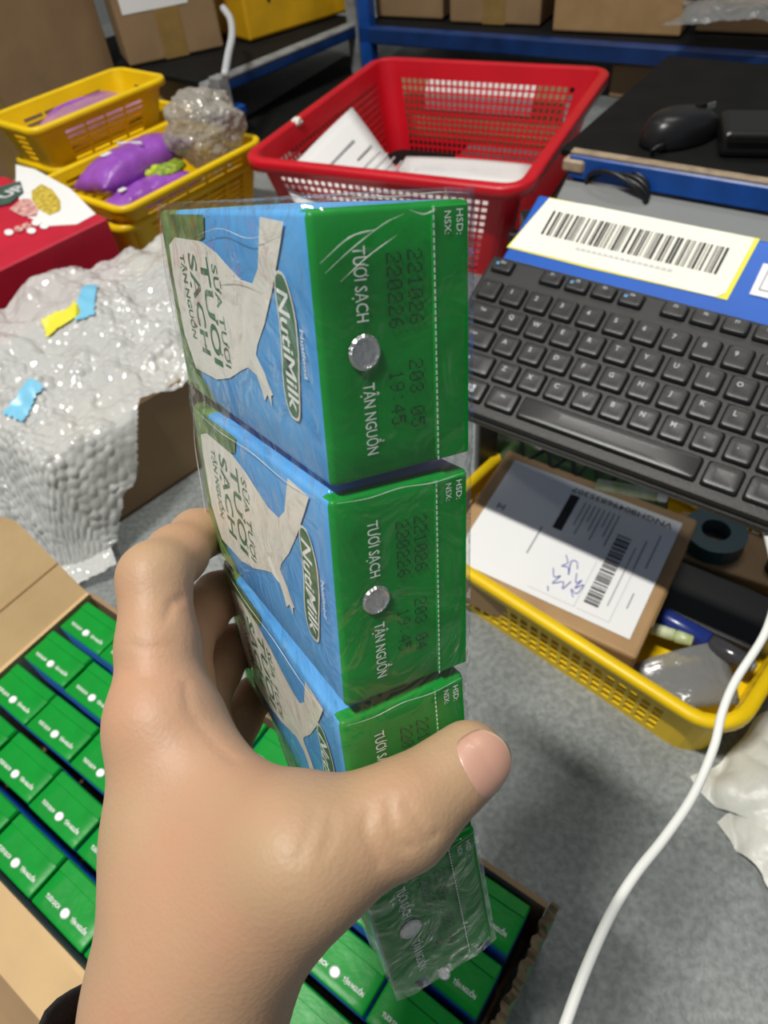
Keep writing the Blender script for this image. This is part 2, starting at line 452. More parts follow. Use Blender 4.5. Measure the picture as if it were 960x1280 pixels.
SPL = [(1.0, 19.0), (1.7, 8.6), (5.3, 11.2), (12.7, 17.0), (19.3, 23.0), (24.1, 28.6), (26.3, 30.2), (29.3, 26.4), (31.0, 25.2), (33.0, 23.2), (33.4, 24.4), (35.6, 24.6), (33.6, 26.4), (35.4, 28.6),
       (33.2, 29.4), (30.7, 31.4), (30.0, 36.5), (31.5, 41.2), (34.9, 50.3), (37.4, 61.4), (37.9, 79.5), (29.6, 85.4), (14.6, 86.5), (7.9, 85.4), (5.9, 78.5),
       (6.1, 56.5), (8.0, 46.7), (10.5, 39.4), (12.3, 33.3), (12.5, 27.0), (9.6, 23.0), (4.7, 20.8)]
def front_poly(pts, mm):
    m = poly([(a * MM, -b * MM) for a, b in pts]); m.materials.append(mm); return m
SPLM = front_poly(SPL, MT['milk'])
GRS = front_poly([(0.8, 52), (5.2, 54), (6.8, 62), (6.5, 78), (9, 86), (30, 86), (39, 80), (41, 70), (44.2, 66), (44.2, 90), (0.8, 90)], MT['grass'])
def badge_pts(g=0.0):
    a = []
    for k in range(28):
        t = 2 * math.pi * k / 28
        x = math.cos(t); y = math.sin(t)
        px = 22.4 + (12.6 + g) * math.copysign(abs(x) ** 0.6, x)
        py = 12.3 + (3.5 + g) * math.copysign(abs(y) ** 0.7, y) + 0.9 * math.sin(px * 0.25)
        a.append((px, py))
    return a
BADGE = front_poly(badge_pts(), MT['textgreen']); BADGEW = front_poly(badge_pts(0.55), MT['milk'])
DATES = {}
def dates(last):
    if last not in DATES:
        bm = bmesh.new()
        for s, x0, y0, w in (('221026', 7.0, 17.0, 12.4), ('220226', 7.2, 13.0, 12.4), ('203 ' + last, 25.0, 16.6, 12.6), ('19:45', 26.4, 12.6, 10.0)):
            mm = dots(s, x0 * MM, y0 * MM, w * MM, 3.0 * MM); bm.from_mesh(mm); bpy.data.meshes.remove(mm)
        m = bpy.data.meshes.new('dates'); bm.to_mesh(m); bm.free(); m.materials.append(MT['ink']); DATES[last] = m
    return DATES[last]

# ---- the shrink-wrapped pack in the hand
PK = [((-0.00602, 0.10259, 0.47018), (-0.05493, -0.38151, -0.92273), (0.88974, 0.4007, -0.21864), (-0.45315, 0.833, -0.31743)),
      ((-0.00927, 0.08396, 0.42699), (-0.06482, -0.41616, -0.90698), (0.89184, 0.3836, -0.23975), (-0.44769, 0.82441, -0.34629)),
      ((-0.01391, 0.06345, 0.38336), (-0.013, -0.41358, -0.91038), (0.90877, 0.37488, -0.18328), (-0.41709, 0.82971, -0.37097)),
      ((-0.01472, 0.0432, 0.34069), (0.07112, -0.32924, -0.94156), (0.92207, 0.38173, -0.06384), (-0.38044, 0.86364, -0.33073))]
def pk(k, a, b, w):
    o, u, v, ww = [np.array(q) for q in PK[k]]
    return o + u * a + v * b + ww * w
pack = empty('milk_four_pack', T(*pk(1, LC, WC / 2, HC / 2)), 'shrink-wrapped row of four green and blue milk cartons held in the hand', 'milk pack')
PINV = Matrix.Translation(-Vector([float(q) for q in pk(1, LC, WC / 2, HC / 2)]))
for k in range(4):
    o, u, v, w = PK[k]
    c = obj('carton', BODY, pack, mw=PINV @ frame(o, u, v, (-w[0], -w[1], -w[2])))
    obj('straw_hole', HOLE, c, mw=face_top(0.0001)); obj('sealing_strip', SEAM, c, mw=T(0, 0, 0.0002)); obj('perforation', PERF, c, mw=T(0, 0, 0.0010))
    obj('lettering', T1, c, mw=T(5.7 * MM, 8.0 * MM, 0.0001)); obj('lettering', T2, c, mw=T(27.6 * MM, 8.3 * MM, 0.0001))
    obj('lettering', THS, c, mw=T(1.4 * MM, 26.8 * MM, 0.0010)); obj('lettering', TNS, c, mw=T(1.6 * MM, 24.4 * MM, 0.0010))
    obj('date_stamp', dates('05' if k == 0 else '04'), c, mw=T(0, 0, 0.0001))
    obj('printed_field', GRS, c, mw=face_front(0, 0, 0.00036)); obj('printed_milk', SPLM, c, mw=face_front(0, 0, 0.00040))
    obj('logo_edge', BADGEW, c, mw=face_front(0, 0, 0.00044)); obj('logo_badge', BADGE, c, mw=face_front(0, 0, 0.00048))
    obj('lettering', TBRAND, c, mw=face_front(12.2 * MM, 12.6 * MM, 0.00052)); obj('lettering', TCO, c, mw=face_front(18.2 * MM, 5.8 * MM, 0.00044))
    obj('lettering', TS1, c, mw=face_front(10.4 * MM, 50 * MM, 0.00046)); obj('lettering', TS2, c, mw=face_front(9.2 * MM, 57.5 * MM, 0.00046))
    obj('lettering', TS3, c, mw=face_front(9.0 * MM, 66.5 * MM, 0.00046)); obj('lettering', TS4, c, mw=face_front(9.5 * MM, 75 * MM, 0.00046))

def film_mesh():                                   # loose skin over the four cartons, waisted between them
    v = []; f = []
    sec = []
    for k in range(4):
        for a in np.linspace(0.0, LC, 16): sec.append((k, a))
    per = []
    r = 0.0016
    def side(p0, p1, n):
        for i in range(n): per.append((p0[0] + (p1[0] - p0[0]) * i / n, p0[1] + (p1[1] - p0[1]) * i / n))
    side((0, 0), (WC, 0), 14); side((WC, 0), (WC, HC), 30); side((WC, HC), (0, HC), 14); side((0, HC), (0, 0), 30)
    n = len(per)
    for si, (k, a) in enumerate(sec):
        e = min(a, LC - a)
        puff = 0.0006 - 0.0001 * math.exp(-(e / 0.003) ** 2)
        for b, w in per:
            nb = (b - WC / 2) / (WC / 2); nw = (w - HC / 2) / (HC / 2)
            ob = math.copysign(max(0, abs(nb) - 0.9) * 10, nb) if abs(nb) >= 0.999 else 0.0
            ow = math.copysign(1, nw) if abs(nw) >= 0.999 else 0.0
            p = pk(k, a, b, w)
            q = Vector(p) * 1.0
            s1 = noise.noise(Vector((q.x * 60, q.y * 60, q.z * 150)) * 1.0) + 0.6 * noise.noise(q * 300)
            d = max(0.0003, puff + 0.0003 * s1)
            end = 0.0
            if si == 0: end = -0.0016
            if si == len(sec) - 1: end = 0.0016
            o, u, vv, ww = [np.array(z) for z in PK[k]]
            # the film bulges off the right-hand edge like a seam fin
            fin = 0.0002 * max(0, nb) ** 8 * (1 - min(1, max(0, nw + 1))) if abs(nw + 1) < 0.02 else 0
            dw = (max(d, 0.0011) * (1 - 0.75 * max(0, (abs(nb) - 0.75) / 0.25))) if ow < 0 else d
            wr_ = math.exp(-(min(a, 0.03) / 0.012) ** 2) if k == 0 else 0.25 * math.exp(-(e / 0.004) ** 2)
            rid = (1 - abs(noise.noise(Vector((q.x * 120 + q.y * 90, q.y * 160 - q.x * 60, q.z * 60)) * 0.9))) ** 5
            dw += 0.0011 * wr_ * rid; d += 0.0009 * wr_ * rid
            p = p + vv * (ob * (d * 0.35 if ob > 0 else d) + fin) + ww * (ow * dw) + u * (end + 0.0006 * noise.noise(q * 220))
            v.append(p)
    for i in range(len(sec) - 1):
        for k in range(n):
            f.append((i * n + k, i * n + (k + 1) % n, (i + 1) * n + (k + 1) % n, (i + 1) * n + k))
    f.append(tuple(range(n))[::-1]); f.append(tuple((len(sec) - 1) * n + k for k in range(n)))
    return pyd(v, f, True)
film = obj('shrink_film', film_mesh(), pack, MT['film'], mw=PINV)
tag(film, 'clear crinkled shrink film')
def crease(pts, r=0.00022):                        # pale tube painting the highlight on a film fold, (carton, u, v, depth) in mm
    q = [pk(k, a * MM, b * MM, w * MM) for k, a, b, w in pts]
    o = obj('film_fold_glint', tube(q, [r * c for c in (.12, .25, .4, .5, .35, .45, .25, .12)], 6, 5), film, MT['fold'])
crease([(0, 9, 1.5, -1.3), (0, 6, 6, -1.5), (0, 2.8, 12, -1.4), (0, 1.5, 16, -1.3)]); crease([(0, 7.5, 0.8, -1.3), (0, 4.2, 6, -1.6), (0, 3.4, 11, -1.4)], .0003)
crease([(0, 10.5, 4, -1.3), (0, 7.2, 9, -1.5), (0, 4.5, 14.5, -1.4)]); crease([(0, 1.0, 17, -1.3), (0, 1.8, 19.5, -1.5), (0, 1.2, 22, -1.3)], .0003)
crease([(0, -1.0, 1, 2), (0, -1.2, 8, .5), (0, -1.0, 16, .3), (0, -1.2, 24, .4), (0, -.8, 29.5, 0)], .0003)
for kk in (1, 2, 3):
    crease([(kk, 0.2, 1, -.8), (kk, 0.5, 7, -1.2), (kk, 0.1, 14, -1.0), (kk, 0.6, 21, -1.2), (kk, 0.2, 29, -.7)], .00024)
    crease([(kk, 0.5, -.9, 4), (kk, 1.4, -1.1, 20), (kk, 0.8, -1.0, 40), (kk, 1.6, -1.1, 62), (kk, 0.8, -.9, 86)], .00022)
crease([(0, 3, -.9, 10), (0, 4.5, -1.2, 24), (0, 3.2, -1.1, 40), (0, 5.0, -1.2, 58)]); crease([(0, 13, -.9, 22), (0, 12.2, -1.1, 34), (0, 13.5, -1.0, 48)], .0002)
crease([(0, 2, -.9, 88), (0, 12, -1.3, 90.5), (0, 24, -1.2, 91), (0, 36, -1.3, 90.5), (0, 44, -1, 89)], .0004)
crease([(1, 2, -.9, 88), (1, 12, -1.3, 90.5), (1, 24, -1.2, 91), (1, 36, -1.3, 90.5), (1, 44, -1, 89)], .0004)

# ------------------------------------------------------------------ the hand
def seg(P3, a, b, r1, r2):
    a = np.asarray(a, np.float32); b = np.asarray(b, np.float32); ba = b - a
    pa = P3 - a
    h = np.clip((pa @ ba) / float(ba @ ba), 0, 1)
    return np.linalg.norm(pa - h[..., None] * ba, axis=-1) - (r1 + (r2 - r1) * h)
def smin(a, b, k):
    h = np.maximum(k - np.abs(a - b), 0) / k
    return np.minimum(a, b) - h * h * k * 0.25

def surfnet(D, org, h):
    S = D < 0
    nx, ny, nz = D.shape
    cnt = np.zeros((nx - 1, ny - 1, nz - 1), np.int8)
    offs = [(i, j, k) for i in (0, 1) for j in (0, 1) for k in (0, 1)]
    sl = lambda A, o: A[o[0]:nx - 1 + o[0], o[1]:ny - 1 + o[1], o[2]:nz - 1 + o[2]]
    for o in offs: cnt += sl(S, o)
    act = (cnt > 0) & (cnt < 8)
    I = np.argwhere(act)
    idx = -np.ones(act.shape, np.int64); idx[act] = np.arange(len(I))
    acc = np.zeros((len(I), 3)); num = np.zeros(len(I))
    for o in offs:
        for ax in range(3):
            if o[ax] == 0:
                o2 = list(o); o2[ax] = 1
                d0 = D[I[:, 0] + o[0], I[:, 1] + o[1], I[:, 2] + o[2]]; d1 = D[I[:, 0] + o2[0], I[:, 1] + o2[1], I[:, 2] + o2[2]]
                c = (d0 < 0) != (d1 < 0)
                t = np.where(c, d0 / np.where(c, d0 - d1, 1), 0)
                p = np.tile(np.array(o, float), (len(I), 1)); p[:, ax] = t
                acc += p * c[:, None]; num += c
    V = (I + acc / num[:, None]) * h + org
    F = []
    for ax in range(3):
        b, c = (ax + 1) % 3, (ax + 2) % 3
        A0 = [slice(1, -1)] * 3; A0[ax] = slice(0, -1); A1 = list(A0); A1[ax] = slice(1, None)
        s0 = S[tuple(A0)]; s1 = S[tuple(A1)]
        E = np.argwhere(s0 != s1); flip = s0[s0 != s1]
        base = E.copy(); base[:, b] += 1; base[:, c] += 1
        q = []
        for db, dc in ((-1, -1), (0, -1), (0, 0), (-1, 0)):
            cc = base.copy(); cc[:, b] += db; cc[:, c] += dc
            q.append(idx[cc[:, 0], cc[:, 1], cc[:, 2]])
        q = np.stack(q, 1)
        q[~flip] = q[~flip][:, ::-1]
        F.append(q)
    return V, np.concatenate(F)

def build_hand():
    W_ = WZ
    I0, I1 = W_(203, 905, .168), W_(193, 722, .181)
    M0, M1 = W_(212, 935, .186), W_(226, 795, .202)
    R0_, R1_ = W_(240, 962, .202), W_(252, 866, .214)
    P0_, P1_ = W_(268, 992, .216), W_(283, 930, .224)
    fingers = [
        [(I0, .0110), (I1, .0090), (pk(1, .0405, -.0045, .0925), .0073), (pk(1, .0435, .020, .0995), .0067)],
        [(M0, .0120), (M1, .0090), (pk(2, .0130, -.0035, .0930), .0073), (pk(2, .0160, .021, .1000), .0067)],
        [(R0_, .0112), (R1_, .0085), (pk(2, .0330, -.0030, .0930), .0070), (pk(2, .0360, .020, .0995), .0064)],
        [(P0_, .0100), (P1_, .0074), (pk(3, .0110, -.0035, .0920), .0062), (pk(3, .0130, .016, .0985), .0056)]]
    TH = [(W_(266, 1180, .150), .0150), (W_(388, 1074, .1365), .0122), (W_(500, 1020, .1412), .0103), (W_(586, 951, .1485), .0085)]
    WR, WU = W_(228, 1285, .152), W_(236, 1262, .186)
    FR, FU = W_(185, 1700, .150), W_(200, 1700, .190)
    # grid
    lo = np.array([-0.115, -0.062, 0.285]); hi = np.array([0.035, 0.165, 0.445])
    h = 0.00100
    n = np.ceil((hi - lo) / h).astype(int)
    ax = [lo[i] + h * np.arange(n[i]) for i in range(3)]
    G = np.stack(np.meshgrid(*ax, indexing='ij'), -1).astype(np.float32)
    D = None
    # palm
    palm = seg(G, WR, I0, .0172, .0112)
    for a, ra, b, rb in ((W_(234, 1272, .166), .0178, M0, .0125), (WU, .0165, R0_, .0115), (WU, .0155, P0_, .0104),
                         (I0, .0108, M0, .0112), (M0, .0115, R0_, .0112), (R0_, .0108, P0_, .0100)):
        palm = smin(palm, seg(G, a, b, ra, rb), .010)
    for a, ra, b, rb in ((WR, .0174, FR, .021), (WU, .0165, FU, .020), (WR, .017, WU, .0165)):
        palm = smin(palm, seg(G, a, b, ra, rb), .012)
    # thenar and web
    palm = smin(palm, seg(G, W_(235, 1215, .156), TH[0][0], .0150, TH[0][1]), .012)
    palm = smin(palm, seg(G, W_(235, 1050, .160), W_(345, 1075, .145), .0145, .0105), .014)
    palm = smin(palm, seg(G, W_(236, 935, .166), W_(338, 1034, .147), .0082, .0082), .012)
    thumb = seg(G, TH[0][0], TH[1][0], TH[0][1], TH[1][1])
    for a, b in zip(TH[1:], TH[2:]): thumb = smin(thumb, seg(G, a[0], b[0], a[1], b[1]), .004)
    D = smin(palm, thumb, .018)
    fs = None
    for fi, ch in enumerate(fingers):
        d = None
        for (a, ra), (b, rb) in zip(ch, ch[1:]):
            mid = (np.asarray(a) + np.asarray(b)) / 2
            rm = (ra + rb) / 2 * 0.985
            for s in (seg(G, a, mid, ra, rm), seg(G, mid, b, rm, rb)):
                d = s if d is None else smin(d, s, .0035)
        fs = d if fs is None else smin(fs, d, .0012)
    D = smin(D, fs, .006)
    V, F = surfnet(D, lo, h)
    # creases pressed into the skin
    Vc = V - C0
    Zc = Vc @ CAM[:, 2]; px = CX + FPX * (Vc @ CAM[:, 0]) / Zc; py = CY + FPX * (Vc @ CAM[:, 1]) / Zc
    def surf(x, y):
        m = (np.abs(px - x) < 7) & (np.abs(py - y) < 7)
        if not m.any(): return None
        i = np.where(m)[0]
        return V[i[np.argmin(Zc[i])]]
    creases = [([(455, 1004), (462, 1035), (474, 1062), (480, 1082)], .0005, .0010), ([(484, 1000), (492, 1030), (508, 1056), (518, 1064)], .0006, .0010),
               ([(512, 1000), (524, 1024), (540, 1042), (551, 1046)], .0005, .0010), ([(400, 1010), (390, 1040), (378, 1066)], .0003, .0013),
               ([(232, 742), (222, 750), (215, 765)], .0006, .0014), ([(236, 850), (242, 880), (262, 915), (290, 945)], .0004, .0014),
               ([(420, 1015), (412, 1040), (405, 1060)], .0003, .0012), ([(150, 835), (190, 842), (225, 838)], .0003, .0012),
               ([(158, 800), (190, 806), (222, 800)], .00025, .0011)]
    # inward normals
    me = pyd(V, F, True)
    nrm = np.zeros(len(V) * 3, np.float32); me.vertices.foreach_get('normal', nrm); nrm = nrm.reshape(-1, 3)
    i0 = int(np.argmin(np.linalg.norm(V - C0, axis=1)))
    if nrm[i0] @ (C0 - V[i0]) < 0:
        me.flip_normals(); nrm = -nrm
    off = np.zeros(len(V))
    for pts, dep, wid in creases:
        q = [surf(*p) for p in pts]
        q = [a for a in q if a is not None]
        if len(q) < 2: continue
        c = np.array(catmull(q, 6))
        lo_, hi_ = c.min(0) - .006, c.max(0) + .006
        m = np.where(((V > lo_) & (V < hi_)).all(1))[0]
        d = np.min(np.linalg.norm(V[m][:, None, :] - c[None], axis=2), axis=1)
        off[m] -= dep * np.exp(-(d / (wid * 0.85)) ** 2)
    V = V + nrm * off[:, None]
    me.vertices.foreach_set('co', V.astype(np.float32).ravel()); me.update()
    return me, TH
hand_me, TH = build_hand()
person = obj('person', hand_me, None, MT['skin'])
tag(person, 'bare left hand and wrist gripping the four-pack, thumb across the cartons', 'person')
sm = person.modifiers.new('smooth', 'SMOOTH'); sm.factor = 0.5; sm.iterations = 2

def thumbnail_mesh():
    a = np.array(TH[2][0]); b = np.array(TH[3][0]); ax_ = (b - a) / np.linalg.norm(b - a)
    view = C0 - b; side = np.cross(ax_, view); side /= np.linalg.norm(side)
    nd = np.cross(side, ax_); nd /= np.linalg.norm(nd)
    rot = math.radians(NAILROT)
    nd2 = nd * math.cos(rot) + side * math.sin(rot); sd2 = np.cross(ax_, nd2)
    v = []; f = []; ns, na = 16, 14; mi = []
    for i in range(ns + 1):
        s = i / ns
        for j in range(na + 1):
            t = -1 + 2 * j / na
            x = -0.0052 + 0.0120 * s + 0.0020 * t * t * (1 - s) - 0.0032 * t * t * s
            ang = t * math.radians(47 + 4 * math.sin(math.pi * s))
            if x < 0: rr = .0086 + (.0103 - .0086) * min(1, -x / 0.017)
            else: rr = math.sqrt(max(0, .0085 ** 2 - (x * 0.80) ** 2))
            rr = rr + 0.00022 - 0.0006 * (1 - s) ** 6 - 0.0003 * abs(t) ** 6
            v.append(b + ax_ * x + (nd2 * math.cos(ang) + sd2 * math.sin(ang)) * rr)
    for i in range(ns):
        for j in range(na):
            k = i * (na + 1) + j
            f.append((k, k + 1, k + na + 2, k + na + 1)); mi.append(1 if i >= ns - 1 else 0)
    m = pyd(v, f, True)
    m.materials.append(MT['nail']); m.materials.append(MT['nailtip'])
    for p, q in zip(m.polygons, mi): p.material_index = q
    return m
NAILROT = 20
nl = obj('thumb_nail', thumbnail_mesh(), person)
so = nl.modifiers.new('solid', 'SOLIDIFY'); so.thickness = 0.0003; so.offset = 0.0

def sleeve_mesh():
    c0 = WZ(198, 1374, .172); c1 = WZ(130, 1620, .165)
    ax_ = (c1 - c0) / np.linalg.norm(c1 - c0)
    s1 = np.cross(ax_, CAM[:, 2]); s1 /= np.linalg.norm(s1); s2 = np.cross(ax_, s1)
    v = []; f = []; n = 40; rows = 10
    for i in range(rows + 1):
        for k in range(n):
            w = 2 * math.pi * k / n
            rr = 0.0315 + 0.001 * math.sin(3 * w + i) + 0.0006 * math.sin(7 * w)
            tilt = 0.016 * math.cos(w - math.radians(SLT))
            e = ax_ * (tilt + (0.075 * i / rows)) if i else ax_ * tilt
            v.append(c0 + e + (s1 * math.cos(w) * 1.0 + s2 * math.sin(w) * 1.1) * rr)
    for i in range(rows):
        for k in range(n): f.append((i * n + k, i * n + (k + 1) % n, (i + 1) * n + (k + 1) % n, (i + 1) * n + k))
    return pyd(v, f, True)
SLT = 0
slv = obj('sleeve', sleeve_mesh(), person, MT['sleeve'])
tag(slv, 'black cuff of a sleeve')
so = slv.modifiers.new('solid', 'SOLIDIFY'); so.thickness = 0.0015

# ------------------------------------------------------------------ carton of milk on the floor
GX, GY, GYAW, GZ, GA, GB = -0.2255, 0.2916, -0.6979, 0.1032, 0.0462, 0.0309
ei = np.array([math.cos(GYAW), math.sin(GYAW), 0]); ej = np.array([math.sin(GYAW), -math.cos(GYAW), 0])
NI, NJ = 8, 5
g0 = np.array([GX, GY, GZ]) - ei * .0223 + ej * .0081            # top corner of carton (0,0)
BASEZ = GZ - HC
T1s, T2s = [fit_text(s, w * MM, 2.4 * MM, bold=0.02) for s, w in (('TƯƠI SẠCH', 11.6), ('TẬN NGUỒN', 12.8))]
for m_ in (T1s, T2s): m_.materials.append(MT['white'])
mgrp = 'milk cartons packed in the open box'
rng = random.Random(3)
for i in range(NI):
    for j in range(NJ):
        dz = rng.uniform(-0.0012, 0.0010)
        o = g0 + ei * (i * GA + rng.uniform(-.0003, .0003)) + ej * (j * GB + rng.uniform(-.0003, .0003)); o[2] += dz
        ty = rng.uniform(-0.012, 0.012)
        m = frame(o, ei, -ej, (0, 0, 1)) @ Matrix.Rotation(ty, 4, 'Z') @ T(0, .0018, 0) @ Matrix.Diagonal((.985, .885, 1, 1))
        ORD = ('first', 'second', 'third', 'fourth', 'fifth', 'sixth', 'seventh', 'last')
        e = empty('milk_carton', m, 'green boxed milk carton, %s from the raised flap, %s row from the back wall' % (ORD[i], ORD[j] if j < 4 else 'last'), 'milk carton', mgrp)
        obj('body', BODY, e); obj('straw_hole', HOLEW, e, mw=T(0, 0, 0.0001)); obj('sealing_strip', SEAM, e, mw=T(0, 0, 0.0002))
        obj('lettering', T1s, e, mw=T(5.7 * MM, 8.0 * MM, 0.0004)); obj('lettering', T2s, e, mw=T(27.6 * MM, 8.3 * MM, 0.0004))
# box round them
bw = NI * GA + 0.004; bd = NJ * GB + 0.004
bo = g0 - ei * .003 - ej * (WC + .003); bo[2] = 0.0            # far-left corner on the floor
boxm = frame(bo, ei, -ej, (0, 0, 1))
mb = empty('milk_box', boxm, 'open cardboard box full of milk cartons, flaps folded out', 'cardboard box')
th = 0.003; bh = 0.104
obj('base', rbox(0, bw, -bd, 0, 0.0, 0.008, 0.001, 1), mb, MT['kraft'])
def wallm(x0, x1, y0, y1, z1, outer, inner='kraft'):
    m = rbox(x0, x1, y0, y1, 0.0, z1)
    m.materials.append(MT[inner]); m.materials.append(MT['boxgreen'])
    for p in m.polygons:
        if (p.normal - Vector(outer)).length < 0.1: p.material_index = 1
    return m
obj('side_wall', wallm(-th, 0, -bd, 0, bh, (-1, 0, 0)), mb); obj('back_wall', wallm(-th, bw + th, 0, th, bh - .004, (0, 1, 0), 'kraft2'), mb)
obj('front_wall', wallm(-th, bw + th, -bd - th, -bd, bh, (0, -1, 0)), mb)
def torn_wall():                                   # right-hand wall with a ragged, torn top edge
    v = []; f = []; n = 70; rg = random.Random(5)
    for k in range(n + 1):
        y = 0.004 - (bd + .004) * k / n
        z = bh - 0.006 + rg.uniform(-.0022, .0022) + 0.003 * math.sin(k * .5) + (0.006 if k < 3 else 0)
        t0 = rg.uniform(-.0012, .0012)
        v += [(bw + 0.004, y, 0), (bw + 0.004 + t0, y, z), (bw + 0.0085 + t0, y, z - rg.uniform(0, .003)), (bw + 0.0085, y, 0)]
    for k in range(n):
        a = 4 * k; b = a + 4
        f += [(a, a + 1, b + 1, b), (a + 1, a + 2, b + 2, b + 1), (a + 2, a + 3, b + 3, b + 2)]
    m = pyd(v, f)
    for q in ('kraft2', 'torn', 'boxgreen'): m.materials.append(MT[q])
    for i, p in enumerate(m.polygons): p.material_index = i % 3
    return m
tag(obj('torn_wall', torn_wall(), mb), 'torn green-printed side of the box')
def flap(w, l, mmat, r=0.012, crease=None, t=0.003):    # hinge along x at y=0, extends to +y; rounded outer corners
    pts = [(0, 0), (w, 0)]
    for k in range(7):
        a = math.pi / 2 * k / 6
        pts.append((w - r + r * math.cos(a), l - r + r * math.sin(a)))
    for k in range(7):
        a = math.pi / 2 + math.pi / 2 * k / 6
        pts.append((r + r * math.cos(a), l - r + r * math.sin(a)))
    n = len(pts)
    v = [(x, y, 0) for x, y in pts] + [(x, y, -t) for x, y in pts]
    f = [tuple(range(n)), tuple(range(2 * n - 1, n - 1, -1))] + [(k, n + k, n + (k + 1) % n, (k + 1) % n) for k in range(n)]
    m = pyd(v, f); m.materials.append(mmat); m.materials.append(MT['boxgreen'])
    m.polygons[1].material_index = 1
    return m
# left flap: hinged on the far-left wall, standing up and outwards
LFA = math.radians(48)
lf = obj('flap', flap(bd, 0.085, MT['kraft'], 0.016), mb, mw=frame((-th, -bd, bh), (0, 1, 0), (-math.cos(LFA), 0, math.sin(LFA)), (-math.sin(LFA) * -1, 0, math.cos(LFA))))
obj('crease_line', rbox(0, bd, 0.030, 0.0312, 0.0, 0.0006), lf, MT['kraft3'])
obj('staple', rbox(bd - .034, bd - .022, 0.066, 0.0675, 0, 0.0012), lf, MT['greymetal'])
FFA = math.radians(-16)
obj('flap', flap(bw, 0.026, MT['kraft'], 0.004), mb, mw=frame((bw, -bd - th, bh), (-1, 0, 0), (0, -math.cos(FFA), math.sin(FFA)), (0, math.sin(FFA), math.cos(FFA))))
obj('lower_flap', flap(bw, 0.046, MT['kraft2'], 0.004), mb, mw=frame((bw, -bd - th - .004, bh - .022), (-1, 0, 0), (0, -math.cos(FFA), math.sin(FFA)), (0, math.sin(FFA), math.cos(FFA))))
# ------------------------------------------------------------------ keyboard on its stand
KO = np.array([0.0860, 0.4480, 0.2510]); KU = np.array([0.764, -0.645, -0.003]); KV = np.array([-0.589, -0.695, -0.412])
KU /= np.linalg.norm(KU); KV -= KU * (KU @ KV); KV /= np.linalg.norm(KV); KN = -np.cross(KU, KV)
# local frame: x along the rows, y away from the user (-KV), z out of the keys
KM = frame(KO, KU, -KV, KN)
def kpt(u, v, off): return KO + KU * u + KV * v + KN * off
st_o = kpt(0.15, 0.0, 0); st_o[2] = 0
stand = empty('keyboard_stand', T(*st_o), 'blue sloping board on legs carrying the keyboard and barcode label', 'stand')
SI = Matrix.Translation(-Vector([float(a) for a in st_o])) @ KM
board = obj('board', rbox(-0.004, 0.335, -0.086, 0.101, -0.026, -0.0185, 0.002, 2), stand, MT['blueboard'], mw=SI)
for (u, v) in ((-0.002, -0.018), (-0.002, -0.088), (0.325, 0.075), (0.325, -0.085)):
    top = kpt(u, v, -0.024)
    obj('leg', rbox(-.009, .009, -.009, .009, 0, top[2], .0015, 1), stand, MT['blackplastic'], mw=T(top[0] - st_o[0], top[1] - st_o[1], 0))
lab = obj('barcode_label', poly([(0.0055, 0.0985), (-0.0035, 0.0500), (0.075, 0.0497), (0.149, 0.0500), (0.1535, 0.0545), (0.1545, 0.1005), (0.040, 0.1000)]), stand, MT['paper2'], mw=SI @ T(0, 0, -0.0178))
tag(lab, 'cream label printed with a long barcode')
obj('label_backing', poly([(-0.0050, 0.0490), (0.060, 0.0484), (0.1565, 0.0500), (0.1575, 0.1010), (0.0055, 0.0995)]), stand, MT['tapeyellow'], mw=SI @ T(0, 0, -0.0181))
rb_ = random.Random(11); bars = []; x = 0.0145
while x < 0.143:
    w = rb_.choice((.0005, .0007, .0012, .0018)); bars.append((x, 0.0665, x + w, 0.0885)); x += w + rb_.choice((.0006, .0009, .0014, .0024))
bc = quads(bars); bc.materials.append(MT['black']); obj('barcode', bc, lab, mw=T(0, 0, 0.0004))
obj('faint_print', quads([(0.045 + .0042 * k, 0.0605, 0.048 + .0042 * k, 0.0625) for k in range(17)]), lab, MT['print2'], mw=T(0, 0, 0.0004))
l2 = obj('paper_label', poly([(0.1665, 0.0830), (0.1672, 0.0580), (0.215, 0.0580), (0.215, 0.0830)]), stand, MT['paper'], mw=SI @ T(0, 0, -0.0178))
obj('printed_frame', quads([(0.171, 0.0625, 0.214, 0.0632), (0.171, 0.0785, 0.214, 0.0792), (0.171, 0.0625, 0.1717, 0.079)]), l2, MT['print'], mw=T(0, 0, 0.0004))

